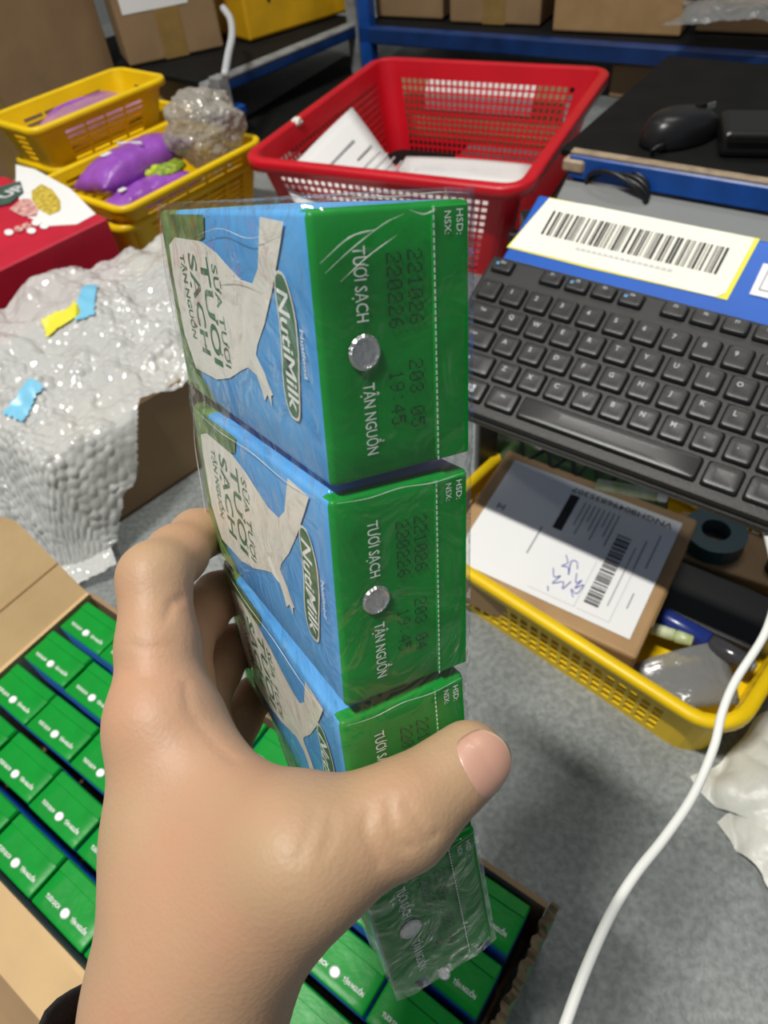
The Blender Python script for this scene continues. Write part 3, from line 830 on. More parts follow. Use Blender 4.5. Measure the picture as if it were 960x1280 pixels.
kb = empty('keyboard', KM, 'black computer keyboard lying on the blue sloping board', 'keyboard')
case = rbox(-0.0035, 0.318, -0.0915, 0.0300, -0.0165, -0.0028, 0.0028, 3); obj('case', case, kb, MT['kcase'])
obj('front_lip', rbox(-0.002, 0.3165, -0.0935, -0.0900, -0.0150, -0.0085, 0.0015, 2), kb, MT['kcase'])
_kc = {}
def keymesh(w, h):
    k = (round(w, 5), round(h, 5))
    if k in _kc: return _kc[k]
    bx, by = w / 2, h / 2; tx, ty = bx - .0016, by - .0016
    v = []; f = []
    def ring(ax, ay, r, z):
        s = len(v)
        for q, (sx, sy) in enumerate(((1, 1), (-1, 1), (-1, -1), (1, -1))):
            for t in range(3):
                a = math.pi / 2 * q + math.pi / 4 * t
                v.append((sx * (ax - r) + r * math.cos(a), sy * (ay - r) + r * math.sin(a), z))
        return s
    rs = [ring(bx, by, .0016, -.0030), ring(bx - .0002, by - .0002, .0016, -.0016), ring(tx + .0005, ty + .0005, .0018, -.0002), ring(tx, ty, .0018, 0), ring(tx * .55, ty * .55, .0012, -.0004)]
    for a, b in zip(rs, rs[1:]):
        for k2 in range(12): f.append((a + k2, a + (k2 + 1) % 12, b + (k2 + 1) % 12, b + k2))
    f.append(tuple(rs[-1] + k2 for k2 in range(12)))
    m = pyd(v, f, True); m.materials.append(MT['kkey']); _kc[k] = m
    return m
U = .019
def key(u, row_v, wu=1.0, h=.0163, leg=None, blue=None):
    w = wu * U - .0025
    o = obj('key', keymesh(w, h), kb, mw=T(u * U, -row_v, 0.0008))
    if leg:
        m = text(leg, .0048 if len(leg) == 1 else .0030, 'CENTER', 0.02); m.materials.append(MT['legend'])
        obj('legend', m, o, mw=T(-.0018 if len(leg) == 1 else 0, .0018, .0003))
    if blue:
        m = quads([(-.005, -.001, -.0028, .0012)]); m.materials.append(MT['legendblue']); obj('legend', m, o, mw=T(0, 0, .0003))
rows = [(0.0, 0.5, '`1234567890-=', 1.0), (1.0, 2.0, 'QWERTYUIOP[]', 1.0), (2.0, 2.25, "ASDFGHJKL;'", 1.0), (3.0, 2.75, 'ZXCVBNM,./', 1.0)]
for r, u0, s, w in rows:
    for i, ch in enumerate(s): key(u0 + i, r * U, 1.0, leg=ch)
key(14.0, 0, 2.0); key(0.75, U, 1.5, leg='Tab'); key(14.25, U, 1.5); key(0.875, 2 * U, 1.75, leg='Caps'); key(14.0, 2 * U, 2.0); key(1.125, 3 * U, 2.25, leg='Shift'); key(13.75, 3 * U, 2.5)
key(0.625, 4 * U, 1.25, leg='Ctrl'); key(3.125, 4 * U, 1.25, leg='Alt'); key(6.875, 4 * U, 6.25); key(10.625, 4 * U, 1.25); key(11.875, 4 * U, 1.25); key(13.125, 4 * U, 1.25); key(14.375, 4 * U, 1.25)
wk = obj('key', keymesh(1.25 * U - .0025, .0163), kb, mw=T(1.875 * U, -4 * U, 0.0008))
wl_ = quads([(-.0028, -.0024, -.0003, .0001), (.0002, -.0027, .0030, .0001), (-.0028, .0005, -.0003, .0026), (.0002, .0005, .0030, .0029)]); wl_.materials.append(MT['legend']); obj('legend', wl_, wk, mw=T(0, 0, .0003))
FV = -0.0212
for i, (u, nm) in enumerate([(0.5, 'Esc'), (2.5, 'F1'), (3.5, 'F2'), (4.5, 'F3'), (5.5, 'F4'), (7.0, 'F5'), (8.0, 'F6'), (9.0, 'F7'), (10.0, 'F8'), (11.5, 'F9'), (12.5, 'F10'), (13.5, 'F11'), (14.5, 'F12')]):
    key(u, FV, 1.0, h=.0115, leg=nm, blue=(i in (0, 2, 4)))

# ------------------------------------------------------------------ perforated baskets
def rr_path(hx, hy, r, sides=None, nseg=5):       # columns round a rounded rectangle; returns list of (x,y,side or None)
    out = []
    corners = [(hx - r, -hy + r, -math.pi / 2), (hx - r, hy - r, 0), (-hx + r, hy - r, math.pi / 2), (-hx + r, -hy + r, math.pi)]
    seq = [((-hx + r, -hy), (hx - r, -hy)), ((hx, -hy + r), (hx, hy - r)), ((hx - r, hy), (-hx + r, hy)), ((-hx, hy - r), (-hx, -hy + r))]
    for k in range(4):
        (ax_, ay), (bx_, by) = seq[k]
        fr = sides[k] if sides else [0, 1]
        for q, t in enumerate(fr): out.append((ax_ + (bx_ - ax_) * t, ay + (by - ay) * t, k, q))
        cx, cy, a0 = corners[k]
        for s in range(1, nseg):
            a = a0 + math.pi / 2 * s / nseg
            out.append((cx + r * math.cos(a), cy + r * math.sin(a), None, 0))
    return out
def stripes(total, margin, pitch, hole):
    n = max(1, int((total - 2 * margin) / pitch)); m = (total - n * pitch + (pitch - hole)) / 2
    fr = [0.0]
    for i in range(n): fr += [(m + i * pitch) / total, (m + i * pitch + hole) / total]
    fr.append(1.0)
    return fr
def basket(mw, W, L, H, taper, r, hx_, hz_, colour, label, group=None, rimw=0.008, rimh=0.010, mx=0.012, mz=(0.012, 0.014), name='plastic_basket'):
    e = empty(name, mw, label, 'basket', group)
    sides = [stripes(W - 2 * r, mx, *hx_), stripes(L - 2 * r, mx, *hx_), stripes(W - 2 * r, mx, *hx_), stripes(L - 2 * r, mx, *hx_)]
    zf = [0.0]
    n = int((H - mz[0] - mz[1]) / hz_[0])
    for i in range(n): zf += [(mz[0] + i * hz_[0]) / H, (mz[0] + i * hz_[0] + hz_[1]) / H]
    zf.append(1.0)
    v = []; f = []
    cols = None
    for t in zf:
        s = taper * (1 - t)
        cols = rr_path(W / 2 - s, L / 2 - s, r, sides)
        v += [(x, y, t * H) for x, y, _, _ in cols]
    nc = len(cols)
    for a in range(len(zf) - 1):
        for c in range(nc):
            d = (c + 1) % nc
            hole = (a % 2 == 1) and cols[c][2] is not None and cols[c][2] == cols[d][2] and cols[c][3] % 2 == 1
            if not hole: f.append((a * nc + c, a * nc + d, (a + 1) * nc + d, (a + 1) * nc + c))
    o = obj('perforated_wall', pyd(v, f), e, colour)
    so = o.modifiers.new('solid', 'SOLIDIFY'); so.thickness = 0.0022; so.offset = 0.0
    bp_ = rr_path(W / 2 - taper, L / 2 - taper, r)
    nb = len(bp_)
    bv = [(x, y, 0.0) for x, y, _, _ in bp_] + [(x, y, 0.003) for x, y, _, _ in bp_]
    bf = [tuple(range(nb))[::-1], tuple(range(nb, 2 * nb))] + [(k, (k + 1) % nb, nb + (k + 1) % nb, nb + k) for k in range(nb)]
    obj('base', pyd(bv, bf), e, colour)
    prof = [(-0.0018, -rimh * 0.2), (-0.0010, 0.0), (0.0015, 0.0016), (rimw * 0.5, 0.0018), (rimw * 0.85, 0.0010), (rimw, -0.0012), (rimw, -rimh), (rimw - 0.0016, -rimh), (rimw - 0.0018, -0.003), (0.0016, -0.0015), (0.0012, -rimh * 0.8), (-0.0014, -rimh * 0.8)]
    v = []; f = []
    for q, (o_, z) in enumerate(prof):
        for x, y, _, _ in rr_path(W / 2 + o_, L / 2 + o_, r + max(o_, -r * 0.5), None, 8): v.append((x, y, H + z))
    nr = len(v) // len(prof)
    for q in range(len(prof)):
        a = q * nr; b = ((q + 1) % len(prof)) * nr
        for k in range(nr): f.append((a + k, a + (k + 1) % nr, b + (k + 1) % nr, b + k))
    rim = obj('rim', pyd(v, f, True), e, colour)
    return e

# red basket
RU = np.array([0.866, -0.500, 0]); RU /= np.linalg.norm(RU); RV = np.array([0.500, 0.866, 0])
RW, RL, RH = 0.42, 0.468, 0.143
r_o = np.array([-0.1475, 1.039, 0.0]) + RU * RW / 2 + RV * RL / 2
RM = frame((r_o[0], r_o[1], 0.0), RU, RV, (0, 0, 1))
redb = basket(RM, RW - 0.03, RL - 0.03, RH, 0.030, 0.024, (0.0112, 0.0078), (0.0105, 0.0072), MT['red'], 'red perforated plastic basket holding white papers', rimw=0.015, rimh=0.014, mx=0.006, mz=(0.005, 0.014))
sp = tuple(frame((0, 0, 0), RU, RV, (0, 0, 1)).inverted() @ (Vector([float(a) for a in P(371, 152, RH)]) - Vector((r_o[0], r_o[1], 0))))
def blob(c, s, seed=0, amp=0.25, sub=3):
    bm = bmesh.new(); bmesh.ops.create_icosphere(bm, subdivisions=sub, radius=1)
    for v in bm.verts:
        k = 1 + amp * noise.noise(v.co * 1.6 + Vector((seed, seed * 2, 0)))
        v.co = Vector((c[0] + v.co.x * s[0] * k, c[1] + v.co.y * s[1] * k, c[2] + v.co.z * s[2] * k))
    m = bpy.data.meshes.new('blob'); bm.to_mesh(m); bm.free()
    for p in m.polygons: p.use_smooth = True
    return m
tag(obj('torn_sticker', blob((sp[0], sp[1], RH), (.007, .009, .006), 3, 0.5), redb, MT['paper2']), 'scrap of white sticker on the rim')

def sheet(corners, matl, name, label, group=None, thick=0.0006, bend=0.0, cat='paper'):
    c = [np.array(q, float) for q in corners]; n = 8; v = []; f = []
    nn = np.cross(c[1] - c[0], c[3] - c[0]); nn /= np.linalg.norm(nn)
    for a in range(n + 1):
        for b in range(n + 1):
            s, t = a / n, b / n
            p = (c[0] * (1 - s) + c[1] * s) * (1 - t) + (c[3] * (1 - s) + c[2] * s) * t
            v.append(p + nn * bend * (math.sin(math.pi * s) * 0.8 + 0.2 * math.sin(math.pi * t * 2)))
    for a in range(n):
        for b in range(n): f.append((a * (n + 1) + b, (a + 1) * (n + 1) + b, (a + 1) * (n + 1) + b + 1, a * (n + 1) + b + 1))
    base = c[0]
    m = pyd([p - base for p in v], f, True)
    o = obj(name, m, None, matl, mw=T(*base))
    so = o.modifiers.new('solid', 'SOLIDIFY'); so.thickness = thick; so.offset = 0
    return tag(o, label, cat, group), c, nn
def red_pt(x, y, z): return r_o + RU * x + RV * y + np.array([0, 0, z])
# the sheet standing up in the near left corner of the basket, its corner showing
c_top = P(440, 134, 0.128); c_l = P(352, 222, 0.108); c_r = P(512, 232, 0.060)
nn_ = c_l + c_r - c_top
pa, pc, pn = sheet([c_top, c_l, nn_ + (c_l - c_top) * .1, c_r], MT['paper'], 'paper_sheet', 'white printed sheet standing up in the red basket, corner raised', bend=0.004)
e1 = (pc[1] - pc[0]); e2 = (pc[3] - pc[0]); l1 = np.linalg.norm(e1); l2_ = np.linalg.norm(e2); e1 = e1 / l1; e2 = e2 - e1 * (e1 @ e2); e2 /= np.linalg.norm(e2)
nz = np.cross(e1, e2); sgn = 1 if nz @ (C0 - pc[0]) > 0 else -1
lines = [(0.35, 0.22, 0.80, 0.235), (0.30, 0.36, 0.52, 0.37)] + [(0.30, 0.44 + 0.07 * k, 0.88, 0.448 + 0.07 * k) for k in range(6)]
lm = quads([(a * l1, b * l2_, c * l1, (b + (d - b) * 1.3) * l2_) for a, b, c, d in lines]); lm.materials.append(MT['print']); lm.materials.append(MT['print2'])
for i, p in enumerate(lm.polygons): p.material_index = 0 if i < 2 else 1
obj('printed_lines', lm, pa, mw=frame(nz * sgn * 0.0052, e1, e2, nz))
# the papers lying flat and the sheet against the near wall
q0 = [red_pt(-0.145, -0.180, 0.064), red_pt(0.168, -0.180, 0.064), red_pt(0.168, 0.085, 0.030), red_pt(-0.145, 0.085, 0.030)]
pb, pc2, _ = sheet([P(492, 222, .072), P(672, 232, .072), P(664, 206, .055), P(508, 196, .055)], MT['paper'], 'paper_sheet', 'white printed sheet lying flat inside the red basket', bend=0.003, thick=0.002)
f1 = pc2[1] - pc2[0]; f2 = pc2[3] - pc2[0]
obj('printed_lines', quads([(0.02, 0.035, 0.07, 0.037), (0.03, 0.045, 0.12, 0.0465), (0.11, 0.032, 0.16, 0.0335)]), pb, MT['print2'], mw=frame(np.array([0, 0, 0.0052]), f1 / np.linalg.norm(f1), (f2 - f1 * (f1 @ f2) / (f1 @ f1)) / np.linalg.norm(f2 - f1 * (f1 @ f2) / (f1 @ f1)), (0, 0, 1)))
sheet([red_pt(-0.02, -0.182, 0.008), red_pt(0.155, -0.182, 0.008), red_pt(0.168, -0.150, 0.100), red_pt(-0.02, -0.150, 0.100)], MT['paper'], 'paper_sheet', 'white sheet standing upright inside the near wall of the red basket', bend=0.0)
# the pale box lid standing behind the red basket
LN = math.radians(28)
bk = frame(red_pt(-0.035, RL / 2 + 0.012, 0), RU, RV * math.cos(LN) - np.array([0, 0, math.sin(LN)]), RV * math.sin(LN) + np.array([0, 0, math.cos(LN)]))
bl = empty('flat_carton', bk, 'flat cardboard carton with white label leaning behind the red basket', 'cardboard box')
obj('panel', rbox(-0.16, 0.16, 0.0, 0.012, 0.006, 0.135, 0.002, 1), bl, MT['kraft2'])
obj('paper_label', rbox(-0.105, 0.105, -0.0012, 0.0, 0.055, 0.112), bl, MT['paper'])

# yellow basket in front of the keyboard
YU = np.array([0.672, -0.741, 0]); YU /= np.linalg.norm(YU); YV = np.array([-YU[1], YU[0], 0])
yc = np.array([0.0185, 0.380, 0]) + YU * 0.140 + YV * 0.120
yb = basket(frame(yc, YU, YV, (0, 0, 1)), 0.270, 0.230, 0.066, 0.004, 0.026, (0.0098, 0.0066), (0.0088, 0.0060), MT['yellow'], 'yellow perforated plastic basket with the labelled parcel inside', rimw=0.008, rimh=0.008, mx=0.010, mz=(0.008, 0.012))

# yellow baskets by the shelf
def yb_from(near, yaw, W, L, zrim, H, label, **k):
    # near = pixel of the near rim corner; W along yaw, L along yaw+90
    p = P(near[0], near[1], zrim); c, s = math.cos(yaw), math.sin(yaw)
    ctr = p[:2] + np.array([c, s]) * W / 2 + np.array([-s, c]) * L / 2
    return basket(yawm(ctr[0], ctr[1], zrim - H, yaw), W - 0.02, L - 0.02, H, 0.016, 0.016, (0.040, 0.036), (0.0082, 0.0050), MT['yellow'], label, 'yellow baskets stacked by the shelf', rimw=0.009, rimh=0.009, mx=0.012, mz=(0.008, 0.010), **k), ctr
YW = math.radians(48)
b1, ctr1 = yb_from((152, 266), YW, 0.285, 0.215, 0.125, 0.100, 'yellow slotted basket holding purple bags, nested in another basket')
b2, ctr2 = yb_from((152, 290), YW, 0.285, 0.215, 0.098, 0.098, 'yellow slotted basket on the floor under the one with purple bags')
b3, ctr3 = yb_from((40, 166), YW, 0.265, 0.140, 0.185, 0.072, 'small yellow slotted basket with a lilac bag, topmost of its stack')
b4, ctr4 = yb_from((70, 216), YW, 0.300, 0.130, 0.120, 0.118, 'yellow slotted basket on the floor carrying the small lilac-bag basket')

# ------------------------------------------------------------------ bags
def pillow(Lx, Ly, Hh, seed=0, wr=0.005, n=36):
    v = []; f = []
    for sgn_ in (1, -1):
        for a in range(n + 1):
            for b in range(n + 1):
                s = -1 + 2 * a / n; t = -1 + 2 * b / n
                k = (max(0, 1 - abs(s) ** 2.6) ** 0.55) * (max(0, 1 - abs(t) ** 2.6) ** 0.55)
                x = s * Lx / 2 * (1 - 0.06 * (1 - abs(t)) * abs(s)); y = t * Ly / 2 * (1 - 0.10 * math.cos(s * 1.4))
                nz_ = noise.noise(Vector((x * 55 + seed, y * 40, seed))) * wr * 0.5 + noise.noise(Vector((x * 130, y * 130 + seed, seed * 3))) * wr * 0.2
                v.append((x, y, sgn_ * (k * Hh / 2 + nz_ * k) + nz_ * 0.15))
    o = (n + 1) ** 2
    for a in range(n):
        for b in range(n):
            q = (a * (n + 1) + b, (a + 1) * (n + 1) + b, (a + 1) * (n + 1) + b + 1, a * (n + 1) + b + 1)
            f.append(q); f.append(tuple(o + i for i in q[::-1]))
    m = pyd(v, f, True)
    bm = bmesh.new(); bm.from_mesh(m); bmesh.ops.remove_doubles(bm, verts=bm.verts, dist=0.0004); bm.to_mesh(m); bm.free()
    for p in m.polygons: p.use_smooth = True
    return m
def rot3(yaw, rx=0, ry=0): return Matrix.Rotation(yaw, 4, 'Z') @ Matrix.Rotation(ry, 4, 'Y') @ Matrix.Rotation(rx, 4, 'X')
def bag(px, py, z, L_, W_, H_, yaw, matl, label, seed, rx=0, ry=0, cat='bag', group=None, name='plastic_bag'):
    p = P(px, py, z)
    e = obj(name, pillow(L_, W_, H_, seed), None, matl, mw=T(*p) @ rot3(yaw, rx, ry))
    return tag(e, label, cat, group)
bgA = bag(170, 205, 0.118, 0.19, 0.085, 0.060, YW + .05, MT['purple'], 'shiny purple bag with a white sticker in the yellow basket', 1, rx=-0.15, name='purple_bag')
obj('sticker', rbox(-.050, -.034, -.006, .006, .0275, .0300, .001, 1), bgA, MT['white']); obj('white_seam', rbox(.002, .005, -.030, .030, .026, .0305, .001, 1), bgA, MT['paper'])
bgB = bag(186, 246, 0.094, 0.17, 0.056, 0.048, YW, MT['purple'], 'small purple bag printed with green leaves beside the larger one', 5, name='purple_bag')
obj('leaf_print', blob((.050, .004, .020), (.030, .017, .010), 2, 0.3), bgB, MT['leaf']); obj('lime_print', blob((.022, .010, .024), (.008, .008, .006), 4, 0.2), bgB, MT['lime']); obj('lime_print', blob((.036, .013, .025), (.008, .008, .006), 6, 0.2), bgB, MT['lime'])
obj('sticker', rbox(-.046, -.034, -.006, .002, .0245, .0275, .001, 1), bgB, MT['white'])
bgC = bag(113, 150, 0.142, 0.19, 0.080, 0.055, YW, MT['lilac'], 'lilac bag lying in the small topmost yellow basket', 9, name='lilac_bag')
obj('purple_band', blob((0.0, .022, .012), (.075, .016, .016), 2, 0.15), bgC, MT['purple'])

# ------------------------------------------------------------------ bubble wrap
def bub(x, y, pitch=0.0090):                       # bubble height on a hexagonal grid
    ry = pitch * 0.866; j = math.floor(y / ry + 0.5); best = 1e9; bamp = 1.0
    for jj in (j - 1, j, j + 1):
        ox = 0.5 * pitch if jj % 2 else 0.0
        i = math.floor((x - ox) / pitch + 0.5)
        h1 = math.sin(i * 12.9898 + jj * 78.233) * 43758.5453; h2 = math.sin(i * 39.346 + jj * 11.135) * 24634.63
        d = (x - ox - (i + .36 * (h1 - math.floor(h1) - .5)) * pitch) ** 2 + (y - (jj + .36 * (h2 - math.floor(h2) - .5)) * ry) ** 2
        if d < best: best = d; h3 = math.sin(i * 7.77 + jj * 3.31) * 9631.7; bamp = 0.35 + 0.65 * (h3 - math.floor(h3))
    return max(0.0, 1 - best / (pitch * 0.46) ** 2) ** 0.6 * bamp
# open brown box with the wrap spilling over it
bx_o = P(125, 670, 0); BYAW = math.radians(41)
bxe = empty('brown_box', yawm(bx_o[0], bx_o[1], 0, BYAW), 'open brown cardboard box under a heap of bubble wrap', 'cardboard box')
BA, BB, BHH = 0.30, 0.220, 0.112
obj('base', rbox(0, BA, 0, BB, 0, 0.004), bxe, MT['kraft2'])
obj('side_wall', rbox(0, BA, 0, 0.004, 0, BHH), bxe, MT['kraft2']); obj('side_wall', rbox(0, BA, BB - .004, BB, 0, BHH), bxe, MT['kraft2'])
obj('end_wall', rbox(0, 0.004, .004, BB - .004, 0, BHH), bxe, MT['kraft2']); obj('end_wall', rbox(BA - .004, BA, .004, BB - .004, 0, BHH), bxe, MT['kraft2'])
def wrap_pt(s, r):                                 # cloth-like mapping, s along the box (a), r across (b)
    z = 0.0; a, b = s, r
    lim = -0.006
    if s < lim: d = lim - s; a = lim - 0.34 * d - 0.010 * (1 - math.exp(-d / .02)); z -= 0.97 * d * (1 - math.exp(-d / .02))
    if r < lim: d = lim - r; b = lim - 0.22 * d - 0.012 * (1 - math.exp(-d / .02)); z -= 0.97 * d * (1 - math.exp(-d / .02))
    z = max(z, -0.122 + 0.02 * noise.noise(Vector((s * 9, r * 9, 3))))
    inside = min(1, max(0, s / .10)) * min(1, max(0, r / .10))
    top = BHH + 0.004 + 0.022 * inside * math.exp(-((s - .03) ** 2 + (r - .20) ** 2) / .012) + 0.026 * inside * (0.65 + 0.7 * noise.noise(Vector((s * 7 + 2, r * 7, 1.0))))
    w = 0.014 * noise.noise(Vector((s * 18, r * 14, 5))) + 0.009 * noise.noise(Vector((s * 45, r * 38, 8)))
    return np.array([a - 0.6 * max(0, -w), b, top + z + w])
def wrap_mesh(s0, s1, r0, r1, step, keep, lift=0.0, bubbles=True):
    S = np.arange(s0, s1, step); R_ = np.arange(r0, r1, step)
    base = np.array([[wrap_pt(s, r) for r in R_] for s in S])
    ds = np.gradient(base, axis=0); dr = np.gradient(base, axis=1)
    nn = np.cross(ds, dr); nn /= np.linalg.norm(nn, axis=2)[..., None] + 1e-9
    v = []; idx = {}; f = []
    for i, s in enumerate(S):
        for j, r in enumerate(R_):
            h = lift
            if bubbles:
                h += 0.0044 * bub(s, r, 0.0105) * (0.75 + 0.5 * noise.noise(Vector((s * 60, r * 60, 2)))) * (0.35 + 0.65 * min(1, max(0, 0.5 + 1.6 * noise.noise(Vector((s * 8, r * 8, 11))) + 0.6 * (s < .05))))
            v.append(base[i, j] + nn[i, j] * h)
    nR = len(R_)
    for i in range(len(S) - 1):
        for j in range(nR - 1):
            if keep(S[i], R_[j]): f.append((i * nR + j, (i + 1) * nR + j, (i + 1) * nR + j + 1, i * nR + j + 1))
    m = pyd(v, f, True)
    return m
def keepw(s, r):
    if r < -0.004: return r > -0.114 + 1.12 * max(0, s) + 0.006 * math.sin(s * 90) and s < 0.15
    return True
wrap = obj('bubble_wrap', wrap_mesh(-0.16, 0.30, -0.13, 0.232, 0.0016, keepw), None, MT['bubble'], mw=yawm(bx_o[0], bx_o[1], 0, BYAW))
tag(wrap, 'big sheet of clear bubble wrap spilling out of the brown box', 'bubble wrap')
def wrap_inv(px, py):                              # where a photo pixel meets the wrap, by search
    best = None; d0 = ray(px, py); mi_ = yawm(bx_o[0], bx_o[1], 0, BYAW)
    for s in np.arange(-0.15, 0.29, 0.008):
        for r in np.arange(-0.12, 0.24, 0.008):
            w_ = mi_ @ Vector([float(q) for q in wrap_pt(s, r)])
            c = np.array(w_) - C0; Z = c @ CAM[:, 2]
            e = (CX + FPX * (c @ CAM[:, 0]) / Z - px) ** 2 + (CY + FPX * (c @ CAM[:, 1]) / Z - py) ** 2
            if best is None or e < best[0]: best = (e, s, r)
    return best[1], best[2]
for pxy, w, l, ang, mm_, nm in (((110, 372), .017, .055, 0.9, 'tapeblue', 'blue piece of tape'), ((82, 398), .020, .040, -0.25, 'tapeyellow', 'yellow printed piece of tape'), ((28, 505), .018, .040, 0.3, 'tapeblue', 'pale blue piece of tape')):
    s_, r_ = wrap_inv(*pxy); ca, sa = math.cos(ang), math.sin(ang)
    def kp(s, r, s_=s_, r_=r_, ca=ca, sa=sa, w=w, l=l):
        x = (s - s_) * ca + (r - r_) * sa; y = -(s - s_) * sa + (r - r_) * ca
        return abs(x) < l / 2 and abs(y) < w / 2 * (1 - 0.5 * x / l)
    tp = obj('tape_piece', wrap_mesh(s_ - .035, s_ + .035, r_ - .035, r_ + .035, 0.002, kp, 0.0032, False), wrap, MT[mm_]); tag(tp, nm)
# loose scrap on the floor
def scrap(cx_, cy_, w, l, yaw, seed, hgt=0.018):
    v = []; f = []; n, k = int(w / .0019), int(l / .0019)
    for i in range(n + 1):
        for j in range(k + 1):
            x = -w / 2 + w * i / n; y = -l / 2 + l * j / k
            z = 0.006 + hgt * (0.5 + 0.5 * noise.noise(Vector((x * 22 + seed, y * 22, seed)))) + 0.0024 * bub(x, y)
            v.append((x * (1 + .15 * noise.noise(Vector((y * 30, seed, 0)))), y * (1 + .15 * noise.noise(Vector((x * 30, seed, 4)))), z))
    for i in range(n):
        for j in range(k): f.append((i * (k + 1) + j, (i + 1) * (k + 1) + j, (i + 1) * (k + 1) + j + 1, i * (k + 1) + j + 1))
    return pyd(v, f, True)
p_ = P(108, 712, 0)
tag(obj('bubble_wrap_scrap', scrap(0, 0, .060, .050, 0, 4), None, MT['bubble'], mw=yawm(p_[0], p_[1], 0, .4)), 'small bubble wrap scrap on the floor beside the brown box', 'bubble wrap')
# bundle in the yellow basket
def bundle(sx, sy, sz, seed):
    bm = bmesh.new(); bmesh.ops.create_icosphere(bm, subdivisions=6, radius=1)
    for v in bm.verts:
        d = v.co.normalized()
        k = 1 + 0.22 * noise.noise(d * 2.2 + Vector((seed, 0, 0))) + 0.07 * noise.noise(d * 7)
        q = Vector((d.x * sx * k, d.y * sy * k, d.z * sz * k))
        az = math.atan2(d.y, d.x) * (sx + sy) / 2; el = math.asin(max(-1, min(1, d.z))) * sz
        v.co = q + d * 0.0014 * bub(az, el, 0.007)
    m = bpy.data.meshes.new('bundle'); bm.to_mesh(m); bm.free()
    for p in m.polygons: p.use_smooth = True
    return m
p_ = P(255, 162, 0.150)
tag(obj('bubble_wrap_bundle', bundle(.058, .044, .052, 3), None, MT['bubble2'], mw=T(*p_)), 'crumpled bubble wrap bundle in the yellow basket behind purple bags', 'bubble wrap')
# ------------------------------------------------------------------ parcel and the things in the yellow basket
PU = np.array([0.7917, -0.6101, -0.0315]); PV = np.array([0.6093, 0.7848, 0.113]); PU /= np.linalg.norm(PU); PV -= PU * (PU @ PV); PV /= np.linalg.norm(PV); PN = np.cross(PU, PV)
po = np.array([0.0512, 0.3522, 0.0614])
PMX = frame(po, PU, PV, PN)
LWd, LHt = 0.150, 0.1181
par = empty('parcel', PMX, 'brown cardboard parcel with a white shipping label in the yellow basket', 'parcel')
obj('carton', rbox(-0.012, LWd + 0.010, -0.012, LHt + 0.010, -0.042, -0.0008, 0.003, 2), par, MT['kraft3'])
obj('side_tape', rbox(LWd + 0.0095, LWd + 0.0108, 0.02, 0.10, -0.034, -0.004), par, MT['tape'])
lb = obj('shipping_label', poly([(0, 0), (LWd, 0), (LWd, LHt), (0, LHt)]), par, MT['paper'], mw=T(0, 0, 0.0002))
# the print is upside down as seen from the user: x' runs from the right edge, y' from the far edge
FL = frame((LWd, LHt, 0.0003), (-1, 0, 0), (0, -1, 0), (0, 0, 1))
def lt(body, x, y, w, h, mm, bold=0.0, rot=0.0):
    m = fit_text(body, w, h, bold); m.materials.append(MT[mm]); obj('lettering', m, lb, mw=FL @ T(x, y, 0) @ Matrix.Rotation(rot, 4, 'Z'))
lt('VNGH80496835307', 0.006, 0.0072, 0.086, 0.0056, 'black', 0.004)
obj('black_bar', quads([(0.083, 0.013, 0.091, 0.052)]), lb, MT['black'], mw=FL)
rb2 = random.Random(4); br = []; y = 0.034
while y < 0.104:
    w = rb2.choice((.0005, .0008, .0014, .002)); br.append((0.030, y, 0.0415, y + w)); y += w + rb2.choice((.0006, .001, .0016))
obj('barcode', quads(br), lb, MT['black'], mw=FL)
ln = [(0.0465 + 0.0042 * k, 0.016, 0.0465 + 0.0042 * k + .0011, 0.050 - 0.008 * (k % 3)) for k in range(8)] + [(0.0185, 0.03, 0.0195, 0.06), (0.024, 0.04, 0.0248, 0.10), (0.0105, 0.02, 0.0115, 0.055), (0.098, 0.055, 0.0992, 0.085), (0.0105, 0.080, 0.0115, 0.095)]
obj('printed_lines', quads(ln), lb, MT['print'], mw=FL)
obj('printed_frame', quads([(0.046, 0.066, 0.0466, 0.112), (0.046, 0.112, 0.085, 0.1126), (0.018, 0.060, 0.0186, 0.112), (0.018, 0.112, 0.044, 0.1126)]), lb, MT['print2'], mw=FL)
obj('small_mark', quads([(0.1395, 0.049, 0.1415, 0.055), (0.137, 0.0505, 0.1385, 0.0535), (0.1345, 0.049, 0.136, 0.0555), (0.1355, 0.052, 0.1405, 0.053)]), lb, MT['print'], mw=FL)
def pen(pts, name):
    q = [(a * MM, b * MM, 0) for a, b in pts]
    m = tube(q, 0.00045, 5, 6); obj(name, m, lb, MT['pen'], mw=FL)
pen([(70, 72), (66, 78), (69, 83), (64, 82), (61, 88), (64, 76), (60, 74), (57, 80)], 'handwriting')
pen([(74, 88), (70, 95), (66, 92), (69, 101), (62, 96), (60, 102), (57, 93)], 'handwriting')
pen([(56, 84), (53, 92), (50, 88), (52, 97), (47, 91), (49, 101), (54, 99), (50, 105)], 'handwriting')
pen([(71, 105), (69, 109)], 'handwriting')

